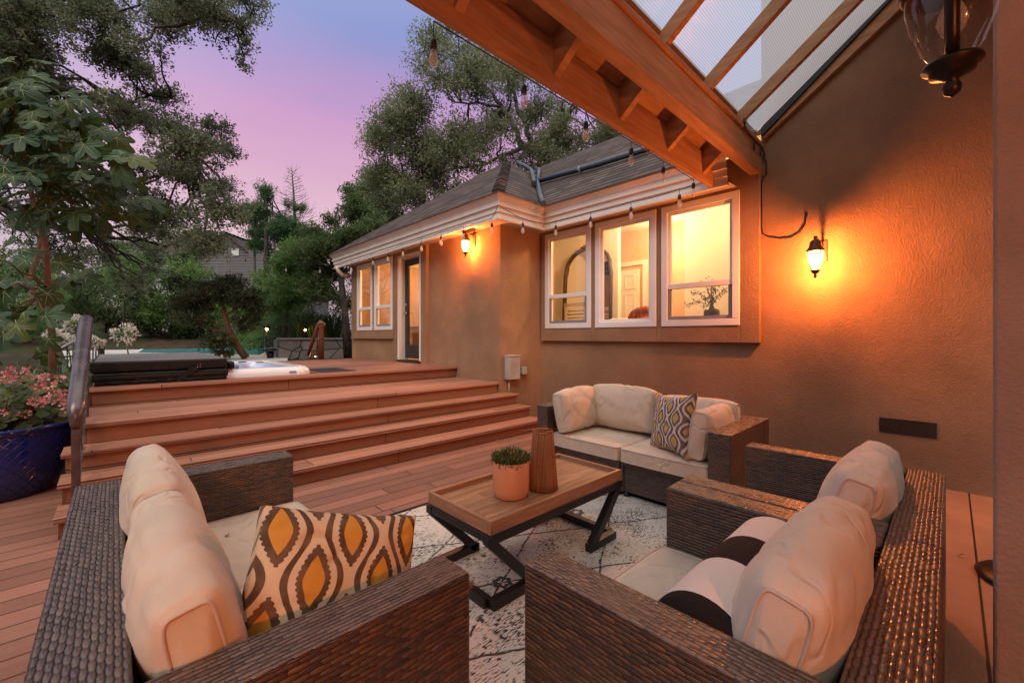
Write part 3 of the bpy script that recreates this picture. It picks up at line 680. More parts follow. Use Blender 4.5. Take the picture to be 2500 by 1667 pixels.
# rooms behind the windows -------------------------------------------------
IW = WHITEW; IA = simple("inner_accent", (.62, .44, .30), .8, .2, 0, .03, 2)
rm = MB()
rm.box(WX + .16, 9.2, 1.2, 4.66, .70, .76)                                     # floor
rm.box(WX + .16, 6.9, RY + .165, 6.2, .70, .76)
rm.build("room_floor", simple("oak_floor", (.32, .18, .09), .4), house)
rw = MB(); rw.box(6.9, 7.0, 4.34, 6.3, .76, 4.0); rw.box(WX + .17, 6.9, 6.2, 6.3, .76, 4.0); rw.build("room_wall", IW, house)
ra = MB(); ra.box(7.8, 7.9, 2.9, 5.6, .76, 4.2); ra.box(7.0, 7.8, 5.6, 5.7, .76, 4.2); ra.box(6.7, 7.9, 2.8, 2.9, .76, 4.2); ra.build("alcove_wall", IA, house)
rb = MB(); rb.box(6.6, 6.7, 1.2, 2.93, .76, 4.0); rb.build("near_room_wall", IW, house)
rb2 = MB(); rb2.box(WX + .16, 6.6, 1.15, 1.2, .76, 4.0); rb2.build("side_room_wall", IW, house)
rc = MB(); rc.box(WX + .1, 8.6, 1.2, 6.3, 3.42, 3.5); rc.build("ceiling", IW, house)
idr = MB(); idr.box(7.70, 7.74, 4.36, 5.06, .77, 2.62)
for (ya, yb, za, zb) in ((4.44, 4.67, .95, 1.5), (4.76, 4.99, .95, 1.5), (4.44, 4.67, 1.6, 2.12), (4.76, 4.99, 1.6, 2.12), (4.44, 4.67, 2.22, 2.52), (4.76, 4.99, 2.22, 2.52)):
    for b in ((ya, yb, za, za + .02), (ya, yb, zb - .02, zb), (ya, ya + .02, za + .02, zb - .02), (yb - .02, yb, za + .02, zb - .02)): idr.box(7.687, 7.70, *b)
tag(idr.build("panel_door", VINYL, None, .004), "white six panel door standing ajar inside the middle window", "door")
dcas = MB(); dcas.box(7.76, 7.799, 4.22, 4.31, .76, 2.80); dcas.box(7.76, 7.799, 4.31, 5.2, 2.71, 2.80); dcas.build("door_casing", VINYL, house)
# tall arched mirror leaning on the far wall
mt = thing("arched_mirror", "tall dark framed arched mirror leaning in the lit room", "mirror", (6.75, 4.95, .76))
arch = [(6.68, 5.52, .78), (6.76, 5.50, 2.45)] + [(6.76 + .05 * math.sin(k), 4.95 + .53 * math.cos(k), 2.58 + .42 * math.sin(k)) for k in [math.pi * i / 12 for i in range(13)]] + [(6.76, 4.40, 2.45), (6.68, 4.38, .78)]
MB().tube(arch, .035, 8).build("frame", simple("mirror_frame", (.05, .028, .016), .5), mt)
orn = MB()
for k in range(7): orn.lathe([(0, -.03), (.03, -.015), (.035, .01), (0, .03)], 8, (6.80, 4.95 + (k - 3) * .05, 3.02 + .03 * math.cos((k - 3) * .5)))
orn.build("crest", simple("mirror_crest", (.12, .055, .025), .5), mt)
MB().poly([Vector(p) + Vector((.012, 0, 0)) for p in arch]).build("mirror_glass", simple("silvered", (.85, .82, .78), .03, .5, 1.0, .0), mt)
bl = thing("louvre_shutter", "cream louvred shutter leaning in the lower left lit window", "shutter", (6.2, 5.1, .76))
lv = MB()
for k in range(12): lv.beam((6.3, 4.68, 1.02 + .065 * k), (6.3, 5.07, 1.02 + .065 * k), .05, .012, (.6, 0, 1))
lv.build("louvre_panel", WHITEW, bl)
fr = MB(); fr.beam((6.3, 4.65, .76), (6.3, 4.65, 1.88), .05, .05); fr.beam((6.3, 5.10, .76), (6.3, 5.10, 1.88), .05, .05); fr.beam((6.3, 4.65, 1.85), (6.3, 5.10, 1.85), .05, .06); fr.build("frame", WHITEW, bl)
# armchair with a rust throw
ac = thing("armchair", "pale armchair seen through the middle window", "chair", (6.3, 3.5, .76))
MB().box(5.95, 6.5, 3.2, 3.95, .78, 1.55).build("back", CREAM, ac, .06)
MB().box(5.55, 6.0, 3.2, 3.95, .9, 1.2).build("seat", CREAM, ac, .05)
def blob(name, mat, c, r, seed=1, amp=.12, n=24, parent=None, zs=1.0):
    rnd = np.random.RandomState(seed); ks = rnd.uniform(2, 7, (8, 3)); ph = rnd.uniform(0, 6, 8); m = MB(); P = []
    for i in range(n + 1):
        row = []
        for j in range(n * 2 + 1):
            th = math.pi * i / n; p_ = 2 * math.pi * j / (n * 2); d = np.array((math.sin(th) * math.cos(p_), math.sin(th) * math.sin(p_), math.cos(th)))
            k = 1 + amp * float(np.sin(ks @ d + ph).mean()) * 2
            row.append((c[0] + r[0] * k * d[0], c[1] + r[1] * k * d[1], c[2] + r[2] * k * d[2]))
        P.append(row)
    return m.grid(P, flip=True).build(name, mat, parent)
thr = blob("throw_blanket", simple("rust_knit", (.32, .085, .03), .95, .1, 0, .3, 25, .01, 60), (6.15, 3.35, 1.52), (.28, .27, .20), 3, .3)
tag(thr, "rust orange throw blanket draped over the pale armchair", "blanket")
# sill plant
vp = thing("bud_vase", "dark round vase with a leafy sprig on the right window's sill", "vase", (5.25, 2.0, 1.4))
MB().lathe([(.0, 0), (.085, 0), (.09, .02), (.09, .15), (.08, .175), (.03, .19), (.025, .22)], 20, (5.25, 2.0, 1.40)).build("vase_body", simple("olive_glass", (.08, .055, .02), .2), vp)
LEAF_G = mat_leaf("house_leaf", (.05, .07, .02), (.10, .12, .03))
# desk, globe, stool, picture in the wing room
wr = MB(); wr.box(VX + .16, 7.6, RY + .3, 9.54, .70, .765); wr.build("study_floor", simple("study_oak", (.34, .2, .1), .4), house)
wr2 = MB(); wr2.box(7.0, 7.1, RY + 1.9, 9.54, .76, 3.1); wr2.box(VX + .16, 7.0, RY + 1.86, RY + 1.96, .76, 3.1); wr2.build("study_wall", IW, house)
MB().box(VX + .16, 7.1, RY + 1.9, 9.54, 3.02, 3.1).build("study_ceiling", IW, house)
dk = thing("desk", "wooden desk inside the glazed door", "desk", (5.6, 8.2, .76))
MB().box(5.3, 6.1, 7.5, 9.4, 1.45, 1.49).build("desk_top", simple("desk_top", (.08, .04, .025), .4), dk, .004)
MB().box(5.32, 6.08, 7.52, 9.38, 1.33, 1.448).build("apron", simple("desk_oak", (.42, .22, .10), .5), dk)
for x, y in ((5.33, 7.54), (6.0, 7.54), (5.33, 9.3), (6.0, 9.3)): MB().box(x, x + .08, y, y + .08, .77, 1.328).build("leg", simple("desk_leg", (.42, .22, .10), .5), dk)
gl = thing("globe", "small desk globe on a stand behind the glazed door", "globe", (5.6, 7.95, 1.49))
MB().lathe([(0, -.13), (.05, -.12), (.1, -.083), (.13, 0), (.1, .083), (.05, .12), (0, .13)], 20, (5.6, 7.95, 1.86)).build("ball", simple("globe_map", (.55, .33, .2), .5, .4, 0, .5, 14), gl)
MB().lathe([(.08, 0), (.08, .015), (.012, .03), (.012, .23)], 14, (5.6, 7.95, 1.492)).build("stand", BROWNW, gl)
sk = thing("stool", "light wooden stool with a black seat in front of the desk", "stool", (5.15, 7.85, .765))
MB().box(4.95, 5.25, 7.65, 8.05, 1.27, 1.31).build("seat", BLACKM, sk, .01)
for x, y in ((4.97, 7.67), (5.2, 7.67), (4.97, 8.0), (5.2, 8.0)): MB().box(x, x + .045, y, y + .045, .767, 1.268).build("leg", simple("stool_oak", (.5, .28, .13), .5), sk)
pc = thing("picture_frame", "framed pale picture on the wall behind the glazed door", "picture", (6.95, 8.3, 2.2))
MB().box(6.97, 6.995, 8.05, 8.75, 1.75, 2.65).build("canvas", simple("pale_print", (.7, .62, .5), .7, .3, 0, .2, 5), pc); 
pf = MB(); 
for b in ((8.02, 8.78, 1.72, 1.75), (8.02, 8.78, 2.65, 2.68), (8.02, 8.05, 1.75, 2.65), (8.75, 8.78, 1.75, 2.65)): pf.box(6.955, 6.998, *b)
pf.build("frame", simple("gilt_wood", (.4, .22, .1), .5), pc)
def lamp_inside(name, loc, power, size=.5, col=(1, .57, .23)):
    l = bpy.data.lights.new(name, 'POINT'); l.energy = power; l.color = col; l.shadow_soft_size = size
    o = bpy.data.objects.new(name, l); C.objects.link(o); o.location = loc
lamp_inside("room_light", (5.9, 3.4, 3.15), 115, .15); lamp_inside("alcove_light", (7.3, 3.6, 3.0), 42, .15); lamp_inside("window_room_light", (5.9, 1.9, 3.1), 17, .15)
lamp_inside("study_light", (5.4, 8.0, 2.75), 150, .15)

# utility box on the return wall
ub = thing("utility_box", "grey metal electric disconnect box on the stucco corner wall", "electric box", (4.27, 4.5, .6))
b0 = MB().box(4.13, 4.36, 4.40, 4.498, .62, .96); b0.build("box_body", simple("grey_enamel", (.36, .34, .31), .45), ub, .006)
MB().box(4.125, 4.365, 4.392, 4.4985, .955, .975).build("lid", simple("grey_enamel_lid", (.40, .38, .35), .45), ub, .004)
MB().box(4.44, 4.54, 4.43, 4.498, .68, .79).build("outlet_cover", simple("grey_plastic", (.38, .36, .33), .4), ub, .006)
MB().tube([(4.19, 4.46, .62), (4.19, 4.46, .45), (4.19, 4.49, .41)], .013, 8).build("conduit", simple("grey_conduit", (.3, .28, .26), .5), ub)
MB().tube([(4.36, 4.47, .72), (4.44, 4.47, .72)], .012, 8).build("conduit", simple("grey_conduit2", (.3, .28, .26), .5), ub)

# ------------------------------------------------------------------ patio cover
pc_ = thing("patio_cover", "orange lit timber patio cover with ribbed clear roof panels", "patio cover", (2.5, 1.5, 3))
BM = BEAMW
MB().box(-2.6, WX - .002, 1.37, 1.475, 2.955, 3.23).build("beam", BM, pc_, .012)
MB().box(-2.6, WX - .002, 1.352, 1.42, 3.232, 3.27).build("ledger_strip", BM, pc_, .005)
MB().box(-2.6, 4.62, 1.74, 1.785, 2.84, 3.128).build("fascia", BM, pc_, .004)
SL = .755
def zr(y): return 3.262 + (1.40 - y) * SL
rxs = [4.36 - .77 * i for i in range(9)]
for x in rxs:
    m = MB(); w2 = .026
    A = [(.25, zr(.25)), (1.738, zr(1.738) + .02), (1.738, zr(1.738) + .155), (.25, zr(.25) + .135)]
    n0 = len(m.v)
    m.v += [(x - w2, y, z) for y, z in A] + [(x + w2, y, z) for y, z in A]
    for q in ((0, 1, 2, 3), (7, 6, 5, 4), (0, 4, 5, 1), (1, 5, 6, 2), (2, 6, 7, 3), (3, 7, 4, 0)): m.face([n0 + i for i in q][::-1])
    n0 = len(m.v); A = [(1.476, 3.12), (1.7395, 2.905), (1.7395, 3.135), (1.476, 3.325)]
    m.v += [(x - w2 - .004, y, z) for y, z in A] + [(x + w2 + .004, y, z) for y, z in A]
    for q in ((0, 1, 2, 3), (7, 6, 5, 4), (0, 4, 5, 1), (1, 5, 6, 2), (2, 6, 7, 3), (3, 7, 4, 0)): m.face([n0 + i for i in q][::-1])
    m.build("rafter", BM, pc_, .004)
# solid boards over the eaves, ribbed sheet above the beam
zt = lambda y: zr(y) + .14
eb = MB(); eb.poly([(-2.6, 1.785, zt(1.785) + .02), (4.62, 1.785, zt(1.785) + .02), (4.62, 1.41, zt(1.41)), (-2.6, 1.41, zt(1.41))]); eb.poly([(-2.6, 1.785, zt(1.785) + .045), (4.62, 1.785, zt(1.785) + .045), (4.62, 1.41, zt(1.41) + .025), (-2.6, 1.41, zt(1.41) + .025)][::-1]); eb.build("eave_board", BM, pc_)
ys_ = 1.41
for i in range(len(rxs)):
    xa = rxs[i] - .0; xb = (rxs[i - 1] if i else WX - .03)
    g = MB(); g.poly([(xa + .003, ys_, zt(ys_) + .006), (xb - .003, ys_, zt(ys_) + .006), (xb - .003, .2, zt(.2) + .006), (xa + .003, .2, zt(.2) + .006)], [(xa, 0), (xb, 0), (xb, 1.5), (xa, 1.5)][::1])
    g.build("roof_panel", POLY, pc_)
# sloping trim on the wall and upright trim beyond it
tr = MB(); x0, x1 = WX - .055, WX - .002
def slab(m, x0, x1, A):
    n0 = len(m.v); m.v += [(x0, y, z) for y, z in A] + [(x1, y, z) for y, z in A]
    for q in ((0, 1, 2, 3), (7, 6, 5, 4), (0, 4, 5, 1), (1, 5, 6, 2), (2, 6, 7, 3), (3, 7, 4, 0)): m.face([n0 + i for i in q][::-1])
slab(tr, x0, x1, [(.26, zr(.26) - .03), (1.35, zr(1.35) - .0), (1.35, zr(1.35) + .17), (.26, zr(.26) + .16)])
tr.box(x0 - .003, x1, .16, .255, zr(.26) - .10, 5.2)
tr.build("wall_trim", BM, pc_, .004)
ft = MB(); slab(ft, WX - .085, WX - .058, [(.30, zr(.30) + .12), (1.36, zr(1.36) + .03), (1.36, zr(1.36) + .12), (.30, zr(.30) + .15)]); ft.build("flashing", BLACKM, pc_)
MB().box(-2.6, WX - .06, .10, .15, 4.05, 4.4).build("header", BM, pc_, .004)
MB().poly([(-2.6, .12, 4.42), (WX, .12, 4.42), (WX, -2, 4.8), (-2.6, -2, 4.8)]).build("upper_roof", BM, pc_)
# ------------------------------------------------------------------ stucco column and house wall behind the camera
hw = thing("stucco_pier", "rough stucco pier at the right edge of the terrace", "wall", (1.9, -.6, 0))
MB().box(1.75, 1.78, -1.85, -.081, -.05, 4.4).box(1.78, 2.05, -1.85, -.125, -.05, 4.4).build("pier_wall", STUCCO_P, hw, .012)
bw_ = MB(); bw_.box(-2.6, 2.0, -2.05, -1.86, -.05, 4.4)
tag(bw_.build("rear_wall", STUCCO), "assumed plain beige stucco house wall, out of view, behind the seating", "wall")  # unseen wall, assumed behind the camera to carry the added lantern
# ------------------------------------------------------------------ lanterns
def lantern(label, x, y, z, lit, power, wall_dir, s=1.0, bracket=True, group="wall lanterns", rot=0.0, zs=1.0, nr=4, au=.13):
    """z = glass centre; wall_dir = unit vector from lantern towards its wall, distance"""
    L = thing("wall_lantern", label, "lantern", (x, y, z), group)
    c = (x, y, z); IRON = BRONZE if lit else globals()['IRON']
    MB().lathe([(.064 * s, .075 * s), (.070 * s, .085 * s), (.070 * s, .097 * s), (.058 * s, .105 * s), (.046 * s, .13 * s), (.043 * s, .165 * s), (.026 * s, .18 * s), (.012 * s, .19 * s), (.016 * s, .205 * s), (.010 * s, .22 * s), (0, .225 * s)], 24, c).build("cap", IRON, L)
    g = MB().lathe([(.026 * s, -.088 * s), (.040 * s, -.06 * s), (.055 * s, 0), (.062 * s, .05 * s), (.062 * s, .074 * s)], 28, c, cap=False); g.build("glass_shade", LAMPG if lit else LANTG, L)
    MB().lathe([(.038 * s, -.090 * s), (.040 * s, -.098 * s), (.030 * s, -.105 * s), (.030 * s, -.115 * s), (.016 * s, -.123 * s), (.008 * s, -.13 * s), (.013 * s, -.145 * s), (.011 * s, -.158 * s), (0, -.168 * s)][::-1], 24, c).build("finial", IRON, L)
    ribs = MB()
    for k in range(nr):
        t = 2 * math.pi / nr * k + math.pi / 4 + rot; pr = [(.030, -.088), (.044, -.06), (.058, 0), (.066, .05), (.066, .078)]
        ribs.tube([(x + r * s * math.cos(t), y + r * s * math.sin(t), z + zz * s) for r, zz in pr], (.0045 if nr == 4 else .0095) * s, 6)
    ribs.build("cage", IRON, L)
    MB().lathe([(0, -.03 * s), (.014 * s, -.026 * s), (.021 * s, 0), (.016 * s, .025 * s), (.009 * s, .045 * s), (.009 * s, .07 * s)], 16, c).build("bulb", BULBL if lit else BULBG, L)
    wx, wy, dist = wall_dir
    p1 = Vector((x + wx * dist, y + wy * dist, z + au * s)); up = Vector((0, 0, 1))
    br = MB(); top = Vector((x, y, z + .165 * s))
    br.tube([top, top + Vector((wx, wy, 0)) * dist * .1 + up * (.05 * s + (au - .13) * .6 * s), top + Vector((wx, wy, 0)) * dist * .7 + up * (.03 + au - .13) * s, p1], .010 * s, 8)
    br.build("arm", IRON, L)
    n_ = Vector((wx, wy, 0)); sd = Vector((-wy, wx, 0))
    bp = MB(); q = p1 - n_ * .012
    bp.beam(q - up * .11 * s, q + up * .09 * s, .075 * s, .022, tuple(n_)); bp.build("back_plate", IRON, L, .005)
    if zs != 1.0:
        for ch in L.children: ch.scale.z = zs
    if lit:
        l = bpy.data.lights.new("lantern_light", 'POINT'); l.energy = power; l.color = (1, .25, .052); l.shadow_soft_size = .026
        o = bpy.data.objects.new("lantern_light", l); C.objects.link(o); o.parent = L; o.location = (0, 0, .0)
    return L
lantern("lit wall lantern glowing on the orange stucco right of the windows", 4.63, .852, 1.945, True, 112, (1, 0, .32), 1.0)
lantern("lit wall lantern beside the glazed door under the eaves", 3.87, 5.09, 2.62, True, 62, (1, 0, .18), 1.0)
lantern("large unlit black lantern with clear glass hanging close at top right", 1.43, -.002, 1.992, False, 0, (.95, -.31, .31), 1.34, rot=2.36, zs=.80, nr=2, au=.75)
lantern("assumed lit lantern, out of view, on the assumed wall behind the seating", -.75, -1.64, 1.62, True, 135, (0, -1, .22), 1.2)  # unseen lantern, assumed and added for the warm light on cushions and beam
# ------------------------------------------------------------------ furniture
from mathutils import noise as mnoise
def frame_m(c, xd, yd, roll=0.0):
    x = Vector(xd).normalized(); y = Vector(yd); y = (y - x * y.dot(x)).normalized(); z = x.cross(y)
    if roll: x, y = x * math.cos(roll) + y * math.sin(roll), y * math.cos(roll) - x * math.sin(roll)
    M = Matrix.Identity(4)
    for i in range(3): M[i][0], M[i][1], M[i][2], M[i][3] = x[i], y[i], z[i], c[i]
    return M
def cushion(parent, name, wd, h, g, b, M, mat, seed=0, crown=0.0, pip=True, n=34, wr=.006, ear=0.0, pull=.03):
    """boxed cushion: wd along local x, h along y, gusset g, faces bulge by b"""
    m = MB(); so = Vector((seed * 3.7, seed * 1.3, 0))
    def outline(s, t):
        x = wd / 2 * s * (1 - pull * (1 - t * t)) * (1 - .035 * (abs(s) ** 6) * (abs(t) ** 6)); y = h / 2 * t * (1 - pull * (1 - s * s)) * (1 - .035 * (abs(s) ** 6) * (abs(t) ** 6))
        if ear: x += ear * s * (abs(s * t)) ** 5; y += ear * t * (abs(s * t)) ** 5
        if crown: y += crown * (1 - abs(s) ** 2.6) * ((t + 1) / 2) ** 2
        return x, y
    def pt(s, t, sgn):
        x, y = outline(s, t)
        e = max(0, (1 - abs(s) ** 2.6)) * max(0, (1 - abs(t) ** 2.6)); z = g / 2 + b * e ** .55
        p = Vector((x, y, 0))
        w_ = mnoise.noise(Vector((x * 9, y * 5, 0)) + so + Vector((0, 0, sgn))) * 1.1 + mnoise.noise(Vector((x * 22, y * 16, sgn * 3)) + so) * .45
        # puckers that run in from the seams and corners
        edge = max(abs(s), abs(t)); a_ = math.atan2(t, s)
        pk = math.sin(a_ * 34 + 5 * mnoise.noise(Vector((s * 3, t * 3, 1)) + so)) * (edge ** 4) * (1 - edge ** 12) * .6
        r1 = 1 - abs(mnoise.noise(Vector((x * 6.5 + y * 3, y * 7 - x * 2, 2 + sgn)) + so))
        fold = -max(0, r1 - .93) * 22 * (e ** .4)
        z += wr * (w_ + pk + fold) * (e ** .3 if e > 0 else 0)
        return (x, y, sgn * z)
    gr = [2 * i / n - 1 for i in range(n + 1)]
    gr = [math.copysign(abs(q) ** .8, q) for q in gr]
    uvg = [[(wd / 2 * s, h / 2 * t) for t in gr] for s in gr]
    m.grid([[pt(s, t, 1) for t in gr] for s in gr], uvg)
    m.grid([[pt(s, t, -1) for t in gr] for s in gr], uvg, flip=True)
    ring = [(s, -1) for s in gr] + [(1, t) for t in gr[1:]] + [(s, 1) for s in gr[::-1][1:]] + [(-1, t) for t in gr[::-1][1:-1]]
    P = []; U = []; L = 0
    for i, (s, t) in enumerate(ring + ring[:1]):
        x, y = outline(s, t); k = 1 + .06 * g / max(wd, h)
        q = mnoise.noise(Vector((x * 12, y * 12, 5)) + so) * .004
        P.append([(x, y, -g / 2), (x * k + q * (1 if abs(x) > abs(y) else 0), y * k, 0), (x, y, g / 2)]); U.append([(wd / 2 * s, h / 2 * t + j_ * g / 2 * (1 if t > 0 else -1)) for j_ in (2, 1, 0)])
    m.grid(P, U)
    m.xform(M); o = m.build(name, mat, parent)
    if pip and g > .01:
        for sgn in (1, -1):
            pts = [M @ Vector((*[c * 1.004 for c in outline(s, t)], sgn * g / 2)) for s, t in ring]
            MB().tube(pts, .0052, 6, closed=True).build("piping", PIPING, o)
    return o
def seat_cushion(parent, x0, x1, y0, y1, z0, z1, seed, puff=.022):
    g = (z1 - z0) - puff * 1.2
    return cushion(parent, "seat_cushion", (x1 - x0) - .006, (y1 - y0) - .006, g, puff, frame_m(((x0 + x1) / 2, (y0 + y1) / 2, (z0 + z1) / 2), (1, 0, 0), (0, 1, 0)), CREAM, seed, n=26, wr=.0045, pull=.006)
Zs, Za = .275, .63
def wick(name, parent, b, top_u='x', wide=True): 
    o = MB().box(*b).build(name, WEAVE, parent, .009, top_u, seg=3)
    if wide:  # top faces take the paler copy that imitates light from the sky
        o.data.materials.append(WEAVE_T)
        for p in o.data.polygons:
            if p.normal.z > .9: p.material_index = 1
    return o
def feet(parent, xs, ys):
    for x in xs:
        for y in ys: MB().lathe([(.02, 0), (.025, .004), (.025, .045)], 12, (x, y, .001)).build("foot", BLACKM, parent)
def pnl(parent, x, y0, y1, z0, z1, sx):           # framed front panel on a seat box
    m = MB(); tk = .012 * sx
    xa, xb = sorted((x, x + tk))
    m.box(xa, xb, y0, y0 + .022, z0, z1); m.box(xa, xb, y1 - .022, y1, z0, z1); m.box(xa, xb, y0 + .022, y1 - .022, z1 - .022, z1); m.build("panel_frame", WEAVE, parent, .004)
# --- loveseat at lower left (back to -X)
ls = thing("wicker_loveseat", "large brown wicker loveseat with cream cushions in the lower left foreground", "sofa", (.28, 1.69, 0))
wick("backrest", ls, (-.12, .025, .872, 1.648, .04, Za), 'y', True); wick("backrest", ls, (-.12, .025, 1.651, 2.498, .04, Za), 'y', True)
wick("arm", ls, (.026, .68, .872, 1.003, .04, Za), 'x'); wick("arm", ls, (.026, .68, 2.367, 2.498, .04, Za), 'x')
wick("seat_base", ls, (.026, .655, 1.004, 2.366, .05, Zs), 'y'); feet(ls, (-.08, .63), (.91, 2.46))
seat_cushion(ls, .03, .70, 1.005, 1.683, Zs, .40, 1); seat_cushion(ls, .03, .70, 1.687, 2.365, Zs, .40, 2)
def back_c(parent, c, xd, yd, wd, h, seed, crown=.07, g=.085, b=.075, roll=0):
    """wrapped cushion: one cloth round front, top and back, flat piped panels at its two ends"""
    M = frame_m(c, xd, yd, roll); m = MB(); so = Vector((seed * 2.9, seed * 1.7, seed)); NS, NT_ = 44, 60
    def sec(s, th):
        e = max(0.0, 1 - abs(s) ** 2.4); f = e ** .55
        H = h / 2 * (.88 + .12 * f); T = g / 2 + b * f; ex = 2.0 / (6.5 - 3.9 * min(1, f * 1.25))
        cy, cz = math.sin(th), math.cos(th)
        y = H * math.copysign(abs(cy) ** ex, cy); z = T * math.copysign(abs(cz) ** ex, cz)
        z *= 1 - .22 * max(0, y / H) ** 2 * f                       # thinner towards the top edge
        y += crown * f * max(0, y / H) ** 2 - .012 * f * (y > 0)
        x = wd / 2 * s * (1 - .03 * (1 - e))
        q = Vector((x * 4.5, y * 7, z * 7)) + so
        w_ = mnoise.noise(q) * .006 + mnoise.noise(q * 2.7) * .0018
        pk = math.sin(th * 9 + 6 * mnoise.noise(Vector((th, s, 3)) + so)) * .0030 * abs(s) ** 3 * (1 - abs(s) ** 14)
        r1 = 1 - abs(mnoise.noise(Vector((x * 3.2 + y * 4.5 + z * 3, y * 3.0 - x * 2 + z * 5, 2 + seed))))
        fold = -max(0, r1 - .90) * .085 * f
        k = (w_ + pk + fold) * min(1, 3 * e)
        rr = math.hypot(y, z) + 1e-6
        return Vector((x, y * (1 + k / rr), z * (1 + k * 1.3 / rr)))
    ss = [math.copysign(abs(2 * i / NS - 1) ** .75, 2 * i / NS - 1) for i in range(NS + 1)]
    ths = [2 * math.pi * j / NT_ for j in range(NT_ + 1)]
    m.grid([[sec(s_, t) for t in ths] for s_ in ss])
    for sg in (-1, 1):
        R0 = [sec(sg, t) for t in ths]; cen = Vector((sg * wd / 2, 0, 0)); P = []
        for k in range(7):
            f = k / 6; P.append([cen.lerp(q, f) + Vector((sg * (.012 * (1 - f * f) + .004 * mnoise.noise(q * 14 * f + so)), 0, 0)) for q in R0])
        m.grid(P, flip=sg < 0)
    m.xform(M); o = m.build("back_cushion", CREAM, parent)
    for sg in (-1, 1): MB().tube([M @ (sec(sg, t) * 1.002) for t in ths[:-1]], .0042, 6, closed=True).build("piping", PIPING, o)
    return o
back_c(ls, (.130, 1.345, .575), (0, 1, 0), (-.20, 0, 1), .66, .385, 3, .04, .085, .07, roll=.06); back_c(ls, (.130, 2.015, .590), (0, 1, 0), (-.20, 0, 1), .66, .40, 4, .05, .085, .07)
p1 = cushion(None, "throw_pillow", .45, .355, .05, .085, frame_m((.440, 1.175, .575), (1, .02, -.0), (0, .45, 1), -.34), OGEE, 5, pip=False, wr=.008, ear=.006, pull=.05)
tag(p1, "cream throw pillow printed with gold medallions and brown scallops leaning on the left loveseat's arm", "pillow")
# --- two armchairs at lower right (backs to -Y)
def armchair(label, x0, x1, seed):
    ch = thing("wicker_armchair", label, "armchair", ((x0 + x1) / 2, .4, 0), "wicker armchairs side by side")
    wick("backrest", ch, (x0, x1, .015, .14, .04, Za), 'x', True)
    wick("arm", ch, (x0, x0 + .115, .141, .81, .04, Za), 'y'); wick("arm", ch, (x1 - .115, x1, .141, .81, .04, Za), 'y')
    wick("seat_base", ch, (x0 + .116, x1 - .116, .141, .785, .05, Zs), 'x'); feet(ch, (x0 + .05, x1 - .05), (.05, .76))
    seat_cushion(ch, x0 + .118, x1 - .118, .145, .83, Zs, .40, seed)
    back_c(ch, ((x0 + x1) / 2 + .0, .260, .575), (-1, 0, 0), (0, -.26, 1), .69, .375, seed + 1, .045, .095, .08)
    return ch
a1 = armchair("brown wicker armchair holding the striped bolster, nearest at lower right", .815, 1.762, 11)
a2 = armchair("brown wicker armchair without a bolster, between the bolster chair and the wall", 1.768, 2.715, 14)
bo = MB(); bo.lathe([(0, 0), (.09, .0), (.112, .012), (.12, .035), (.121, .34), (.12, .655), (.112, .678), (.09, .69), (0, .69)], 40, (0, 0, 0), cap=False)
bo.xform(frame_m((.945, .40, .525), (0, 0, 1), (0, 1, 0), 0) if False else Matrix.Translation((.945, .405, .523)) @ Matrix.Rotation(R(90), 4, 'Y'))
tag(bo.build("bolster", STRIPE, None), "black and white striped bolster lying on the near armchair", "bolster")
# --- loveseat along the wall (back to +X)
bs = thing("wicker_loveseat", "brown wicker loveseat with a row of cream cushions under the windows", "sofa", (3.2, 1.77, 0))
wick("backrest", bs, (3.47, 3.6, .95, 1.773, .04, Za), 'y', True); wick("backrest", bs, (3.47, 3.6, 1.777, 2.60, .04, Za), 'y', True)
wick("arm", bs, (2.79, 3.469, .95, 1.09, .04, Za), 'x', True); wick("arm", bs, (2.79, 3.469, 2.475, 2.60, .04, Za), 'x')
wick("seat_base", bs, (2.862, 3.468, 1.091, 1.770, .05, Zs), 'y'); wick("seat_base", bs, (2.862, 3.468, 1.780, 2.474, .05, Zs), 'y')
pnl(bs, 2.8615, 1.095, 1.768, .05, Zs, -1); pnl(bs, 2.8615, 1.782, 2.472, .05, Zs, -1); feet(bs, (2.89, 3.55), (1.0, 1.74, 1.81, 2.55))
seat_cushion(bs, 2.825, 3.465, 1.094, 1.773, Zs, .395, 21); seat_cushion(bs, 2.825, 3.465, 1.777, 2.472, Zs, .395, 22)
back_c(bs, (3.345, 2.06, .60), (0, -1, 0), (.22, 0, 1), .66, .38, 23, .035); back_c(bs, (3.345, 1.40, .585), (0, -1, 0), (.22, 0, 1), .63, .36, 24, .02)
back_c(bs, (3.08, 2.37, .585), (1, .0, 0), (0, .20, 1), .52, .37, 25, .03, roll=.04); back_c(bs, (3.14, 1.185, .575), (-1, 0, 0), (0, -.12, 1), .56, .36, 26, .01, .10, .05)
p2 = cushion(None, "throw_pillow", .42, .41, .035, .07, frame_m((3.02, 1.435, .60), (-.50, -.80, 0), (.26, -.05, 1), .12), OGEE_G, 27, pip=False, wr=.006, ear=.03, pull=.06)
tag(p2, "grey and gold ogee throw pillow among the cushions of the loveseat under the windows", "pillow")
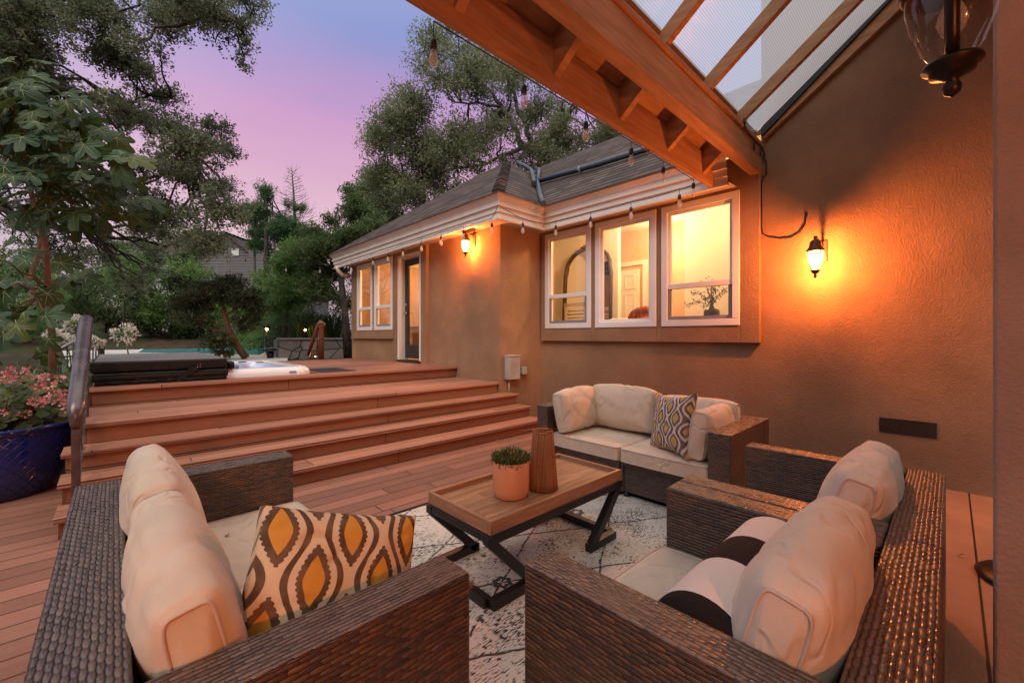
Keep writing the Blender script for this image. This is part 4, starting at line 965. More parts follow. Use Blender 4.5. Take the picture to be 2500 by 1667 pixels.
# --- rug, table and what stands on it
rg = MB(); rg.box(RUG[0], RUG[1], RUG[2], RUG[3], .0015, .011); tag(rg.build("rug", RUGM, None), "cream and black patterned outdoor rug under the coffee table", "rug")
tb = thing("coffee_table", "rectangular wooden tray top coffee table on black slanted steel legs", "table", (1.72, 1.65, .011))
X0, X1, Y0, Y1 = 1.215, 2.29, 1.415, 1.925
MB().box(X0 + .022, X1 - .022, Y0 + .022, Y1 - .022, .372, .396).build("tray_floor", TABLE, tb)
for b in ((X0, X1, Y0, Y0 + .0215), (X0, X1, Y1 - .0215, Y1)): MB().box(b[0], b[1], b[2], b[3], .358, .422).build("tray_rim", TABLE_R, tb, .003)
for b in ((X0, X0 + .0215), (X1 - .0215, X1)): MB().box(b[0] + .0005, b[1] - .0005, Y0 + .022, Y1 - .022, .358, .421).build("tray_rim", TABLE_R, tb, .003, 'y')
lg = MB(); t_ = .035
zt_, zb_ = .335, .030
for yy in (Y0 + .02, Y1 - .02):
    lg.box(X0 - .012, X1 + .012, yy - .0225, yy + .0225, .313, .357)
tf = lg.build("top_frame", BLACKM, tb, .003)
for yy in (Y0 + .02, Y1 - .02):
    for xa, xb in ((X0 + .015, X0 + .30), (X1 - .015, X1 - .30)):
        MB().beam((xa, yy, .318), (xb, yy, .030), .045, .045, (0, 1, 0)).build("leg", BLACKM, tb, .003)
for xe, xb in ((X0 + .02, X0 + .32), (X1 - .06, X1 - .32)):
    m = MB(); x0_, x1_ = sorted((xe, xb))
    for yy in (Y0 + .02, Y1 - .02): m.box(x0_, x1_, yy - .0225, yy + .0225, .012, .057)
    m.box(*( (xe - .0225, xe + .0225) ), Y0 + .043, Y1 - .043, .0125, .0565)
    m.build("foot_rail", BLACKM, tb, .003)
for xe in (X0 + .01, X1 - .01): MB().box(xe - .018, xe + .018, Y0 + .043, Y1 - .043, .320, .3565).build("cross_bar", BLACKM, tb, .003)
pt_ = thing("potted_plant", "small green succulent in a terracotta pink pot on the coffee table", "potted plant", (1.545, 1.63, .397))
MB().lathe([(0, .0), (.080, 0), (.088, .004), (.090, .012), (.094, .02), (.0985, .04), (.0985, .185), (.096, .19), (.091, .188), (.089, .165), (0, .165)], 40, (1.545, 1.63, .397)).build("pot", TERRA, pt_)
MB().lathe([(0, .1655), (.088, .166)], 30, (1.545, 1.63, .397), cap=False).build("soil", SOIL, pt_)
vs_ = thing("wrapped_vase", "tapered vase wrapped in brown cord on the coffee table", "vase", (1.745, 1.58, .397))
vm_ = MB(); rr_ = random.Random(4)
prof_v = [(.078, .0), (.080, .01), (.053, .315), (.052, .322), (.043, .322), (.042, .30), (.05, .05), (0, .05)]
vm_.lathe(prof_v, 40, (1.745, 1.58, .397)); vm_.build("vase_body", CORD, vs_)
cords = MB()
for k in range(64):
    a = 2 * math.pi * k / 64; q = []
    for i in range(7):
        z = .004 + .316 * i / 6; r = .0805 - (.0805 - .0545) * max(0, (z - .01)) / .31; aa = a + rr_.uniform(-.012, .012)
        q.append((1.745 + r * math.cos(aa), 1.58 + r * math.sin(aa), .397 + z))
    cords.tube(q, .0036, 5)
cords.build("cord_wrap", CORD, vs_)
MB().tube([(1.745 + .066 * math.cos(a) * 0 + .054 * math.cos(a), 1.58 + .054 * math.sin(a), .397 + .322 + .004 * math.sin(3 * a)) for a in [2 * math.pi * i / 30 for i in range(30)]], .005, 6, closed=True).build("rope_rim", CORD, vs_)
MB().tube([(1.79, 1.55, .725), (1.74, 1.59, .731), (1.68, 1.64, .722), (1.652, 1.665, .717)], .0055, 6).build("loose_cord", CORD, vs_)

# ------------------------------------------------------------------ foliage builders
def leaf_mesh(name, P, size, mat, parent=None, seed=0, asp=.45, up=.35, rnd=None, dirs=None):
    rs = np.random.RandomState(seed); N = len(P)
    a = rs.normal(size=(N, 3)) if dirs is None else dirs + rs.normal(size=(N, 3)) * .35
    a /= np.linalg.norm(a, axis=1, keepdims=True)
    nn = rs.normal(size=(N, 3)); nn[:, 2] += up * 3; b = np.cross(a, nn); b /= np.linalg.norm(b, axis=1, keepdims=True) + 1e-9
    L = (size * rs.uniform(.65, 1.25, N))[:, None]; W = L * asp
    up_ = np.cross(b, a) * L * .18
    V = np.empty((N, 4, 3)); V[:, 0] = P - a * L; V[:, 1] = P + b * W + up_; V[:, 2] = P + a * L; V[:, 3] = P - b * W + up_
    off = np.array(wloc(parent)) if parent else np.zeros(3)
    V = (V - off).reshape(-1, 3).astype(np.float32)
    me = bpy.data.meshes.new(name); me.vertices.add(N * 4); me.vertices.foreach_set("co", V.ravel())
    me.loops.add(N * 4); me.loops.foreach_set("vertex_index", np.arange(N * 4, dtype=np.int32))
    me.polygons.add(N); me.polygons.foreach_set("loop_start", np.arange(0, N * 4, 4, dtype=np.int32)); me.polygons.foreach_set("loop_total", np.full(N, 4, np.int32))
    me.update(calc_edges=True)
    at_ = me.attributes.new("rnd", 'FLOAT', 'POINT')
    r = rs.uniform(0, 1, N) if rnd is None else np.clip(rnd + rs.uniform(-.25, .25, N), 0, 1)
    at_.data.foreach_set("value", np.repeat(r, 4).astype(np.float32))
    return link(name, me, mat, parent)
def twigs(clumps, n_tw, per, spread, seed, out=1.0, surf=2.4):
    """sample leaf positions: clumps = (centre, (rx,ry,rz)[, weight])"""
    rs = np.random.RandomState(seed)
    w_ = np.array([c[1][0] * c[1][1] ** .5 * c[1][2] * (c[2] if len(c) > 2 else 1) for c in clumps]); w_ /= w_.sum()
    idx = rs.choice(len(clumps), n_tw, p=w_)
    d = rs.normal(size=(n_tw, 3)); d /= np.linalg.norm(d, axis=1, keepdims=True); rad = rs.uniform(0, 1, n_tw) ** (1 / surf)
    cen = np.array([tuple(c[0]) for c in clumps]); rr = np.array([c[1] for c in clumps])
    T = cen[idx] + d * rad[:, None] * rr[idx] * (1 + .18 * np.sin(d @ rs.uniform(3, 8, (3, 3)) @ np.ones(3)))[:, None]
    tdir = d * 1.0 + rs.normal(size=(n_tw, 3)) * .8; tdir[:, 2] -= .15; tdir /= np.linalg.norm(tdir, axis=1, keepdims=True)
    k = rs.uniform(-1, 1, (n_tw, per, 1)); P = T[:, None] + tdir[:, None] * k * spread * out + rs.normal(size=(n_tw, per, 3)) * spread * .33
    tone = rs.uniform(0, 1, n_tw); tone = np.repeat(tone, per)
    return P.reshape(-1, 3), tone, T, tdir, idx, cen
def limb(mb, a, b, r0, r1, seed=0, wig=.08, n=6, k=7):
    rs = random.Random(seed); a = Vector(a); b = Vector(b); L = (b - a).length; pts = []
    for i in range(n + 1):
        t = i / n; o = Vector((rs.uniform(-1, 1), rs.uniform(-1, 1), rs.uniform(-1, 1))) * wig * L * math.sin(math.pi * t)
        pts.append(a.lerp(b, t) + o)
    mb.tube(pts, [r0 + (r1 - r0) * i / n for i in range(n + 1)], k); return pts
def tree(name, label, cat, trunk, limbs, clumps, n_tw, per, spread, leaf, mat, bark, seed, group=None, asp=.45, tw_b=0.35, surf=2.4, part="crown", tw_r=.006):
    """trunk: list of (point, radius); limbs: (a,b,r0,r1); every clump is reached by a branch"""
    base = trunk[0][0]; t = thing(name, label, cat, base, group)
    P, tone, T, td, idx, cen = twigs(clumps, n_tw, per, spread, seed, surf=surf)
    leaf_mesh(part, P, leaf, mat, t, seed + 1, asp, rnd=tone)
    m = MB(); m.tube([p for p, r in trunk], [r for p, r in trunk], 10); ends = [Vector(p) for p, r in trunk[1:]]
    for i, (a, b, r0, r1) in enumerate(limbs): ends += limb(m, a, b, r0, r1, seed + i, .06)[2:]
    rs = random.Random(seed)
    for i, c in enumerate(clumps):
        cc = Vector(c[0]); e = min(ends, key=lambda q: (q - cc).length); rr = min(.05, .016 + .012 * (e - cc).length)
        limb(m, e, cc, rr, rr * .45, seed + 50 + i, .10, 5, 5)
    nb = int(n_tw * tw_b)
    for j in range(nb):                                   # finer twigs inside the crown
        cc = Vector(cen[idx[j]]); q = Vector(T[j]); s_ = cc.lerp(q, rs.uniform(.1, .5)); m.tube([s_, s_.lerp(q, .55) + Vector((rs.uniform(-1, 1), rs.uniform(-1, 1), rs.uniform(-1, 1))) * .08 * (q - s_).length, q], [tw_r * 2, tw_r * 1.3, tw_r * .7], 3, cap=False)
    m.build("trunk", bark, t); return t
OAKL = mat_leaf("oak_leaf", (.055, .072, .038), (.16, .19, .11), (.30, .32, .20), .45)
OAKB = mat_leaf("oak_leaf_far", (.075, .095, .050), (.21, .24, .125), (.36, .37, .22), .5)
DARKG = mat_leaf("glossy_dark_leaf", (.016, .028, .011), (.05, .075, .025), (.12, .11, .04), .3, .3)
BRIGHT = mat_leaf("bright_leaf", (.065, .14, .035), (.15, .27, .065), (.25, .34, .11), .5)
MIDG = mat_leaf("mid_leaf", (.042, .080, .030), (.11, .17, .06), (.20, .24, .09), .45)
CONIF = mat_leaf("conifer_needles", (.025, .068, .028), (.06, .14, .045), (.11, .20, .06), .35)
DRYL = mat_leaf("dry_leaf", (.10, .08, .05), (.20, .165, .11), None, .3)
def cl(px, py, t, rx, rz, ry=None, w=1.0): return (at(px, py, t), (rx, ry or rx, rz), w)

# sprigs of the table succulent and the sill plant
rs_ = np.random.RandomState(8); N_ = 900
th = rs_.uniform(0, 6.28, N_); rad = np.sqrt(rs_.uniform(0, 1, N_)) * .105; hh = rs_.uniform(.0, 1, N_) ** .8
P_ = np.stack([1.545 + rad * np.cos(th), 1.63 + rad * np.sin(th), .565 + hh * (.085 - 3.2 * rad ** 2)], 1)
D_ = np.stack([np.cos(th) * rad * 7, np.sin(th) * rad * 7, np.ones(N_)], 1)
leaf_mesh("succulent_leaves", P_, .014, mat_leaf("succulent_leaf", (.035, .06, .02), (.09, .13, .035), (.22, .20, .06), .3), pt_, 3, .3, dirs=D_)
N_ = 70; th = rs_.uniform(0, 6.28, N_); rad = rs_.uniform(.02, .09, N_)
P_ = np.stack([1.545 + rad * np.cos(th), 1.63 + rad * np.sin(th), .64 + rs_.uniform(0, .055, N_)], 1)
leaf_mesh("seed_sprigs", P_, .006, mat_leaf("seed_sprig", (.3, .24, .1), (.42, .33, .15), None, .3), pt_, 4, .5)
m = MB(); P_ = []
for k, (dx_, dy_, dz_) in enumerate(((0, .22, .20), (.05, .10, .30), (0, -.05, .27), (.03, -.16, .20), (0, .30, .05), (.04, .02, .34))):
    pts = [Vector((5.25, 2.0, 1.60)).lerp(Vector((5.25 + dx_, 2.0 + dy_, 1.60 + dz_)), i / 5) + Vector((0, 0, .05 * math.sin(math.pi * i / 5))) for i in range(6)]
    m.tube(pts, .004, 5); P_ += [tuple(pts[1 + j % 5] + Vector((rs_.uniform(-.04, .04), rs_.uniform(-.05, .05), rs_.uniform(-.04, .04)))) for j in range(36)]
m.build("stems", BARK, vp); leaf_mesh("sprig_leaves", np.array(P_), .028, LEAF_G, vp, 6, .28)

# ------------------------------------------------------------------ trees
# large oak reaching in from the left
base = at(-420, 900, 11); base.z = .5
b1, b2, b3 = at(-330, 420, 10.8), at(60, 195, 10.5), at(250, 245, 10.4)
clA = []
rl = random.Random(2)
def fill(poly, n, t0, t1, r0, r1, seed, wgt=1.0):     # scatter leaf masses through a spread of branches at their own depths
    q = random.Random(seed); out_ = []; xs = [p[0] for p in poly]; ys = [p[1] for p in poly]
    while len(out_) < n:
        x = q.uniform(min(xs), max(xs)); y = q.uniform(min(ys), max(ys)); ins = False; j = len(poly) - 1
        for i in range(len(poly)):
            if (poly[i][1] > y) != (poly[j][1] > y) and x < (poly[j][0] - poly[i][0]) * (y - poly[i][1]) / (poly[j][1] - poly[i][1]) + poly[i][0]: ins = not ins
            j = i
        if ins: r = q.uniform(r0, r1); out_.append(cl(x, y, q.uniform(t0, t1), r, r * .62, r, wgt))
    return out_
clA += fill([(-150, -120), (640, -120), (610, 10), (590, 45), (440, 60), (400, 120), (330, 150), (-150, 130)], 44, 8, 11.5, .35, .8, 1)
clA += [cl(590, 60, 9, .30, .35), cl(600, 110, 9, .18, .32), cl(592, 155, 9, .16, .2), cl(560, 95, 9, .2, .16), cl(525, 105, 9.2, .16, .12), cl(640, 5, 9, .2, .1), cl(390, 130, 9.5, .25, .25), cl(400, 60, 9.5, .4, .3), cl(345, 165, 9.5, .3, .2)]
clA += fill([(-150, 130), (330, 150), (345, 205), (460, 245), (540, 320), (585, 400), (600, 470), (590, 560), (500, 600), (360, 560), (250, 480), (-150, 420)], 74, 8.5, 12.5, .3, .72, 3)
clA += fill([(-150, 420), (250, 480), (420, 590), (520, 610), (480, 680), (330, 700), (150, 640), (-150, 620)], 30, 10, 13, .3, .62, 5, .5)
limA = [(b1, at(120, 30, 10), .12, .05), (at(90, 190, 10.5), at(300, 330, 10.3), .07, .03), (at(120, 30, 10), at(420, -20, 9.5), .06, .03), (at(250, 245, 10.4), at(480, 380, 10.5), .055, .02), (b1, at(200, 560, 11), .10, .04), (at(420, -20, 9.5), at(590, 60, 9), .03, .012), (at(250, 245, 10.4), at(420, 240, 10.2), .05, .02)]
tree("oak_tree", "large spreading oak reaching in over the garden from the upper left", "tree", [(base, .42), (base + Vector((.1, .1, 2.2)), .33), (b1, .26), (b2, .13), (b3, .085)], limA, clA, 11500, 16, .13, .036, OAKL, BARK, 11, asp=.5, surf=1.7)
# oak behind the house
g0 = at(1400, 430, 17); g0.z = .4
lk = lambda px, py: at(px, py, 17)
clB = fill([(905, 530), (915, 330), (960, 230), (1035, 210), (1020, 140), (1085, 55), (1180, 60), (1300, 130), (1420, 220), (1540, 300), (1500, 420), (1350, 440), (1100, 500)], 120, 14.5, 19.5, .55, 1.05, 21)
clB += [cl(1060, 90, 16, .7, .5), cl(1100, 60, 16, .5, .4), cl(1000, 235, 16, .7, .5), cl(925, 330, 16, .6, .7), cl(930, 420, 16, .8, .8), cl(925, 500, 16, .8, .6), cl(1000, 480, 16, 1, .8), cl(985, 330, 16.5, 1.0, .9), cl(1050, 400, 17, 1.1, .9)]
limB = [(lk(1390, 430), lk(1320, 375), .22, .17), (lk(1320, 375), lk(1275, 360), .17, .14), (lk(1275, 360), lk(1225, 260), .13, .09), (lk(1225, 260), lk(1140, 150), .09, .04), (lk(1300, 365), lk(1260, 250), .11, .08), (lk(1260, 250), lk(1230, 120), .08, .03), (lk(1275, 360), lk(1190, 400), .10, .05), (lk(1225, 260), lk(1110, 250), .06, .03), (lk(1310, 370), lk(1420, 250), .09, .04), (lk(1190, 400), lk(1010, 330), .06, .03), (lk(1190, 400), lk(960, 450), .06, .02)]
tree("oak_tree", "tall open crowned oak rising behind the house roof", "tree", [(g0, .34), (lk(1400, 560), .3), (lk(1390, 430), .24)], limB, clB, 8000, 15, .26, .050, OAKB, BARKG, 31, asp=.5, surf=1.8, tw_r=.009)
# dark evergreen between oak and eaves, and its brighter neighbour
d0 = at(850, 900, 13); d0.z = .55
tree("bay_tree", "dark glossy evergreen tree beside the lit left windows", "tree", [(d0, .13), (at(842, 760, 13), .10), (at(830, 660, 13), .08)], [], fill([(735, 640), (760, 560), (800, 500), (880, 480), (935, 520), (925, 560), (850, 600), (835, 730), (770, 740)], 26, 12, 14.5, .35, .65, 41), 2400, 13, .15, .05, MIDG, BARK, 43, surf=1.8)
e0_ = at(690, 900, 15); e0_.z = .58
tree("maple_tree", "bright green airy tree in the middle of the far hedge", "tree", [(e0_, .10), (at(700, 760, 15), .08), (at(705, 690, 15), .05)], [], fill([(640, 660), (690, 600), (770, 560), (800, 640), (780, 720), (700, 770), (640, 740)], 22, 14, 16.5, .4, .7, 47), 1700, 13, .2, .055, BRIGHT, BARK, 49, surf=1.6)
h0 = at(910, 640, 19); h0.z = .4
tree("cypress_tree", "dark dense evergreen below the tall oak behind the roof", "tree", [(h0, .2), (at(930, 520, 19), .12)], [], fill([(850, 520), (880, 440), (960, 420), (1000, 500), (960, 560), (880, 590)], 16, 18, 21, .5, .9, 53), 1500, 13, .22, .07, MIDG, BARK, 57, surf=1.8)
# half dead pine and a redwood beside it
pz = at(768, 800, 27); pz.z = .6
pine = thing("dead_pine", "bare topped pine with thin dead branches against the pink sky", "tree", pz)
m = MB(); tp = [at(768, 760, 27), at(766, 620, 27), at(764, 520, 27), at(718, 500, 27)]
tpx = [(724, 700, .16), (722, 600, .12), (719, 520, .09), (716, 460, .05), (712, 410, .02)]
m.tube([at(x, y, 27) for x, y, r in tpx], [r for *_, r in tpx], 8)
rq = random.Random(5)
for i in range(46):
    f = i / 46; y = 418 + f * 170; x = 712 + (y - 410) * .06; sd = 1 if i % 2 else -1; L = (12 + 44 * f ** .8) * rq.uniform(.6, 1.15)
    a_ = at(x, y, 27); b_ = at(x + sd * L, y - L * rq.uniform(.15, .75), 27 + rq.uniform(-1.2, 1.2))
    pts = limb(m, a_, b_, .022, .008, i, .05, 4, 4)
    for k in (2, 3): m.tube([pts[k], pts[k] + (b_ - a_) * .25 + Vector((rq.uniform(-.3, .3), rq.uniform(-.3, .3), .25))], [.009, .005], 3)
m.build("trunk", BARKG, pine)
P, tone, *_ = twigs([cl(735, 510, 27, .5, .35), cl(705, 500, 27, .4, .3), cl(742, 560, 27, .6, .4), cl(728, 575, 27, .6, .4)], 160, 26, .22, 61)
leaf_mesh("needles", P, .10, CONIF, pine, 62, .14, rnd=tone)
rz0 = at(645, 850, 24); rz0.z = .6
tree("redwood_tree", "bushy green redwood left of the bare pine", "tree", [(rz0, .2), (at(650, 650, 24), .15), (at(650, 480, 24), .04)], [], fill([(625, 500), (640, 460), (668, 465), (710, 510), (755, 560), (740, 640), (690, 640), (640, 600)], 22, 23, 25.5, .5, .85, 67), 900, 26, .26, .11, CONIF, BARK, 69, asp=.16, surf=1.7)
tw0 = at(612, 850, 26); tw0.z = .6
tree("olive_tree", "thin grey leaved tree in front of the neighbour's gable", "tree", [(tw0, .14), (at(620, 690, 26), .11), (at(622, 600, 26), .06)], [], fill([(600, 560), (605, 500), (640, 490), (650, 560), (640, 620), (612, 600)], 12, 25, 27, .3, .5, 71, .7), 300, 13, .28, .075, OAKL, BARKG, 73, surf=1.6)
# hedge: single shrubs at the far side of the pool
hed = [(60, 760, 20, BRIGHT, "pale leafy shrub at the far left behind the fig"), (190, 720, 22, MIDG, "mid green shrub left of the pool behind the white flowers"), (300, 700, 24, BRIGHT, "light green shrub across the pool left of centre"), (390, 730, 25, DARKG, "dark shrub behind the pool's near end"), (415, 715, 25, BRIGHT, "pale green shrub left of the grey gable"), (530, 790, 26, MIDG, "mid green shrub low beneath the grey gable"), (655, 790, 19, BRIGHT, "low bright shrub beside the glowing garden lamp"), (250, 800, 27, DARKG, "low dark shrub directly behind the pool"), (120, 690, 25, MIDG, "tall dim shrub behind the fig trunk"), (430, 620, 31, MIDG, "tall hazy shrub hiding the white neighbour house"), (-40, 700, 18, DARKG, "dark shrub cut by the left edge of the photo"), (345, 790, 28, MIDG, "mid green low shrub behind the middle of the pool")]
hed += [(20, 650, 27, MIDG, "dim green shrub high behind the fig's left leaves"), (160, 610, 30, DARKG, "dark tall shrub between fig trunk and oak boughs"), (330, 640, 30, MIDG, "green shrub below the oak's lower boughs"), (280, 740, 28, MIDG, "leafy shrub behind the lone white flower ball"), (430, 790, 27, DARKG, "dark low shrub left of the pruned tree"), (500, 800, 28, MIDG, "green low shrub behind the pruned tree's crown"), (590, 780, 24, BRIGHT, "fresh green shrub right of the pruned tree's trunk"), (700, 770, 17, MIDG, "dark green bank of leaves above the stone wall"), (790, 770, 17, DARKG, "dark shrub against the house corner behind the stone wall"), (90, 800, 24, DARKG, "low dark shrub behind the sloping rail"), (640, 720, 23, BRIGHT, "bright green shrub under the redwood")]
for i, (px, py, t, mt_, lb) in enumerate(hed):
    q = random.Random(i + 80); r = t * .052 * q.uniform(.85, 1.25)
    b_ = at(px, 860, t); b_.z = .55
    tree("shrub", lb, "shrub", [(b_, .07), (at(px + 4, py + 30, t), .04)], [], [cl(px + q.uniform(-62, 62), py + q.uniform(-60, 75), t + q.uniform(-1, 1), r * q.uniform(.5, .9), r * q.uniform(.5, .85)) for k in range(9)], 520, 13, .22, .003 * t, mt_, BARK, 90 + i, "shrubs beyond the pool", tw_b=.2, surf=1.7)
# cloud pruned evergreen above the hot tub
c0 = at(601, 874, 11.5)
cp = [cl(470, 745, 11.5, .62, .30), cl(540, 715, 11.5, .75, .34), cl(600, 728, 11.4, .55, .32), cl(560, 690, 11.8, .5, .22), cl(480, 778, 11.2, .55, .22), cl(530, 835, 11.0, .42, .24), cl(545, 862, 11, .25, .14), cl(600, 790, 11.3, .40, .22), cl(455, 735, 11.5, .35, .2), cl(625, 760, 11.4, .30, .25)]
tree("pruned_tree", "dark cloud pruned evergreen with a slanting orange trunk above the hot tub", "tree", [(c0, .10), (at(575, 840, 11.4), .085), (at(556, 800, 11.4), .075), (at(545, 750, 11.4), .05)], [(at(556, 812, 11.4), at(470, 790, 11.4), .035, .018), (at(575, 840, 11.4), at(532, 845, 11.1), .03, .015), (at(550, 770, 11.4), at(600, 735, 11.4), .04, .02)], cp, 1500, 13, .10, .042, DARKG, mat_bark("pine_bark", (.12, .06, .035), (.24, .13, .08), 20), 111, asp=.35, surf=2.0)
# ------------------------------------------------------------------ fig tree
def fig_leaf_outline(rs):
    lob = [(90, 1.0, 21), (42, .86, 19), (138, .86, 19), (-8, .60, 20), (188, .60, 20)]; pts = []
    for k in range(56):
        a = -75 + 330 * k / 55; r = .36
        for c_, l_, w_ in lob: r = max(r, .36 + (l_ - .36) * math.exp(-((a - c_) / w_) ** 4))
        r *= 1 + .04 * math.sin(a * .33 + rs.uniform(0, .8)); pts.append((r * math.cos(R(a)), r * math.sin(R(a))))
    return pts
FIGM = mat_leaf("fig_leaf", (.010, .042, .014), (.028, .085, .030), (.095, .12, .020), .35, .5, (.13, .16, .03))
FIGV = simple("fig_vein", (.22, .25, .10), .6)
FIGB = mat_bark("fig_bark", (.12, .065, .042), (.22, .13, .095), 14)
fb = at(128, 935, 4.1); fb.z = .1
fig = thing("fig_tree", "fig tree with big lobed leaves and a slim brown trunk at the left edge", "tree", fb)
m = MB()
fp = [fb, at(128, 900, 4.1), at(127, 820, 4.1), at(118, 700, 4.1), at(110, 600, 4.05), at(92, 520, 4.0), at(66, 440, 3.95), at(30, 380, 3.9)]
m.tube(fp, [.029, .029, .028, .027, .026, .024, .02, .015], 10)
m.tube([at(125, 790, 4.1), at(70, 690, 4.3), at(100, 590, 4.35), at(120, 540, 4.3), at(150, 470, 4.1)], [.020, .018, .017, .015, .011], 8)
rf = random.Random(9)
tips = [at(150, 330, 3.7), at(200, 400, 3.7), at(60, 280, 3.6), at(120, 260, 3.7), at(10, 230, 3.6), at(230, 450, 3.8), at(70, 380, 3.5), at(170, 470, 3.7), at(-30, 320, 3.6), at(40, 210, 3.6), at(100, 440, 3.5), at(220, 520, 3.9)]
for q in tips: limb(m, at(66, 440, 3.95), q, .014, .006, rf.randint(0, 99), .08, 5, 6)
low = [at(60, 680, 3.7), at(20, 640, 3.8), at(110, 720, 4.0), at(40, 760, 3.6), at(-20, 700, 3.6), at(90, 800, 3.7), at(0, 820, 3.8), at(150, 690, 4.2)]
for q in low: limb(m, at(118, 700, 4.1), q, .012, .005, rf.randint(0, 99), .08, 5, 6)
m.build("trunk", FIGB, fig)
lv_ = MB(); rnds = []; vn = MB()
def add_fig(c, size, dirv, nrm):
    y = Vector(dirv).normalized(); z = Vector(nrm); z = (z - y * z.dot(y)).normalized(); x = y.cross(z)
    M = Matrix.Identity(4)
    for i in range(3): M[i][0], M[i][1], M[i][2], M[i][3] = x[i], y[i], z[i], c[i]
    k = rf.uniform(.12, .34); fo = rf.uniform(.02, .28); tw = rf.uniform(-.2, .2)
    def P(px, py): r2 = px * px + py * py; return M @ Vector((px * size, py * size, size * (-k * r2 + fo * abs(px) + tw * px * py + .03 * math.sin(9 * px + 4 * py))))
    n0 = len(lv_.v); o = fig_leaf_outline(rf)
    ring1 = [(a * .5, b * .5) for a, b in o]
    lv_.v.append(tuple(P(0, 0))); lv_.v += [tuple(P(*q)) for q in ring1] + [tuple(P(*q)) for q in o]; N = len(o)
    for i in range(N - 1):
        lv_.face([n0, n0 + 1 + i, n0 + 2 + i], None, True); lv_.face([n0 + 1 + i, n0 + 1 + N + i, n0 + 2 + N + i, n0 + 2 + i], None, True)
    rnds.extend([min(1, max(0, rf.betavariate(2, 2.6)))] * (1 + 2 * N))
    for ang, l_ in ((90, .95), (42, .78), (138, .78), (-8, .5), (188, .5)):
        vn.tube([P(math.cos(R(ang)) * l_ * f, math.sin(R(ang)) * l_ * f) + z * .0015 for f in (0, .5, 1)], [.0034, .0022, .0008], 4)
    vn.tube([c - y * size * .45 - z * .02, c], .0035, 4)
fwd = Vector((math.cos(HEAD), math.sin(HEAD), 0)); rgt = Vector((math.sin(HEAD), -math.cos(HEAD), 0))
def leaves_around(c, n, spread, s0, s1):
    for k in range(n):
        o = Vector((rf.gauss(0, 1), rf.gauss(0, 1), rf.gauss(0, .7))) * spread
        dirv = o.normalized() * .8 + Vector((0, 0, -.75)) + rgt * .35 + Vector((rf.uniform(-.4, .4), rf.uniform(-.4, .4), rf.uniform(-.2, .3)))
        nrm = -fwd * rf.uniform(.3, 1) + Vector((0, 0, 1)) * rf.uniform(.25, 1.1) + rgt * rf.uniform(-.5, .5)
        add_fig(c + o, rf.uniform(s0, s1), dirv, nrm)
for q in tips: leaves_around(q, 10, .18, .11, .19)
for px, py in ((250, 440), (275, 400), (240, 350), (215, 310), (255, 500), (180, 270), (140, 230), (60, 195), (10, 300), (30, 460), (90, 340), (130, 400), (190, 545), (140, 520)): leaves_around(at(px, py, rf.uniform(3.5, 4.0)), 3, .08, .11, .18)
for q in low: leaves_around(q, 4, .17, .12, .19)
lo = lv_.build("crown", FIGM, fig); at2 = lo.data.attributes.new("rnd", 'FLOAT', 'POINT'); at2.data.foreach_set("value", np.array(rnds, dtype=np.float32))
vn.build("leaf_veins", FIGV, fig)
# ------------------------------------------------------------------ blue pot with geraniums
pc0 = at(-12, 1100, 3.3); pc0 = Vector((pc0.x, pc0.y, 0))
gp = thing("flower_pot", "glossy cobalt blue pot of pink geraniums at the left edge", "planter", pc0)
MB().lathe([(0, .004), (.30, .0), (.315, .012), (.38, .16), (.425, .34), (.44, .49), (.445, .52), (.46, .53), (.46, .555), (.44, .56), (.42, .55), (.41, .50), (0, .5)], 56, pc0).build("pot", GLAZE, gp)
MB().lathe([(0, .505), (.41, .502)], 30, pc0, cap=False).build("soil", SOIL, gp)
GERL = mat_leaf("geranium_leaf", (.03, .055, .014), (.075, .115, .03), (.16, .15, .04), .35)
gm = MB(); grnd = []; rg_ = random.Random(12); stems = MB()
for k in range(520):
    a = rg_.uniform(0, 6.283); r = math.sqrt(rg_.uniform(0, 1)) * .50; hgt = (.62 + .32 * rg_.random() ** .7) - .25 * (r / .5) ** 2 * rg_.random()
    c = pc0 + Vector((r * math.cos(a), r * math.sin(a), hgt)); s = rg_.uniform(.022, .044)
    z = Vector((math.cos(a) * r * 1.2 + rg_.gauss(0, .4), math.sin(a) * r * 1.2 + rg_.gauss(0, .4), 1)).normalized() - fwd * .4; z.normalize()
    x = z.orthogonal().normalized(); y = z.cross(x); n0 = len(gm.v); N = 12
    gm.v.append(tuple(c - z * s * .25))
    for i in range(N):
        t = 2 * math.pi * i / N; rr = s * (1 + .10 * math.cos(5 * t)) * (.75 if i == 0 else 1); gm.v.append(tuple(c + (x * math.cos(t) + y * math.sin(t)) * rr + z * s * .06 * math.sin(5 * t)))
    for i in range(N): gm.face([n0, n0 + 1 + i, n0 + 1 + (i + 1) % N], None, True)
    grnd += [rg_.random()] * (N + 1)
    if k % 4 == 0: b = pc0 + Vector((r * .5 * math.cos(a), r * .5 * math.sin(a), .5)); stems.tube([b, b.lerp(c, .5) + Vector((0, 0, .05)), c], [.005, .004, .0025], 4)
go_ = gm.build("foliage", GERL, gp); at3 = go_.data.attributes.new("rnd", 'FLOAT', 'POINT'); at3.data.foreach_set("value", np.array(grnd, dtype=np.float32))
stems.build("stems", simple("geranium_stem", (.12, .10, .04), .7), gp)
PINK = mat_leaf("geranium_petal", (.40, .08, .09), (.62, .24, .23), (.85, .62, .56), .35, .6)
heads = [(20, 905), (55, 915), (70, 905), (5, 930), (95, 925), (110, 920), (95, 945), (145, 925), (120, 940), (160, 970), (150, 960), (85, 980), (110, 975), (100, 985), (145, 982), (5, 1008), (20, 925), (35, 940), (165, 1000), (60, 1010), (130, 958)]
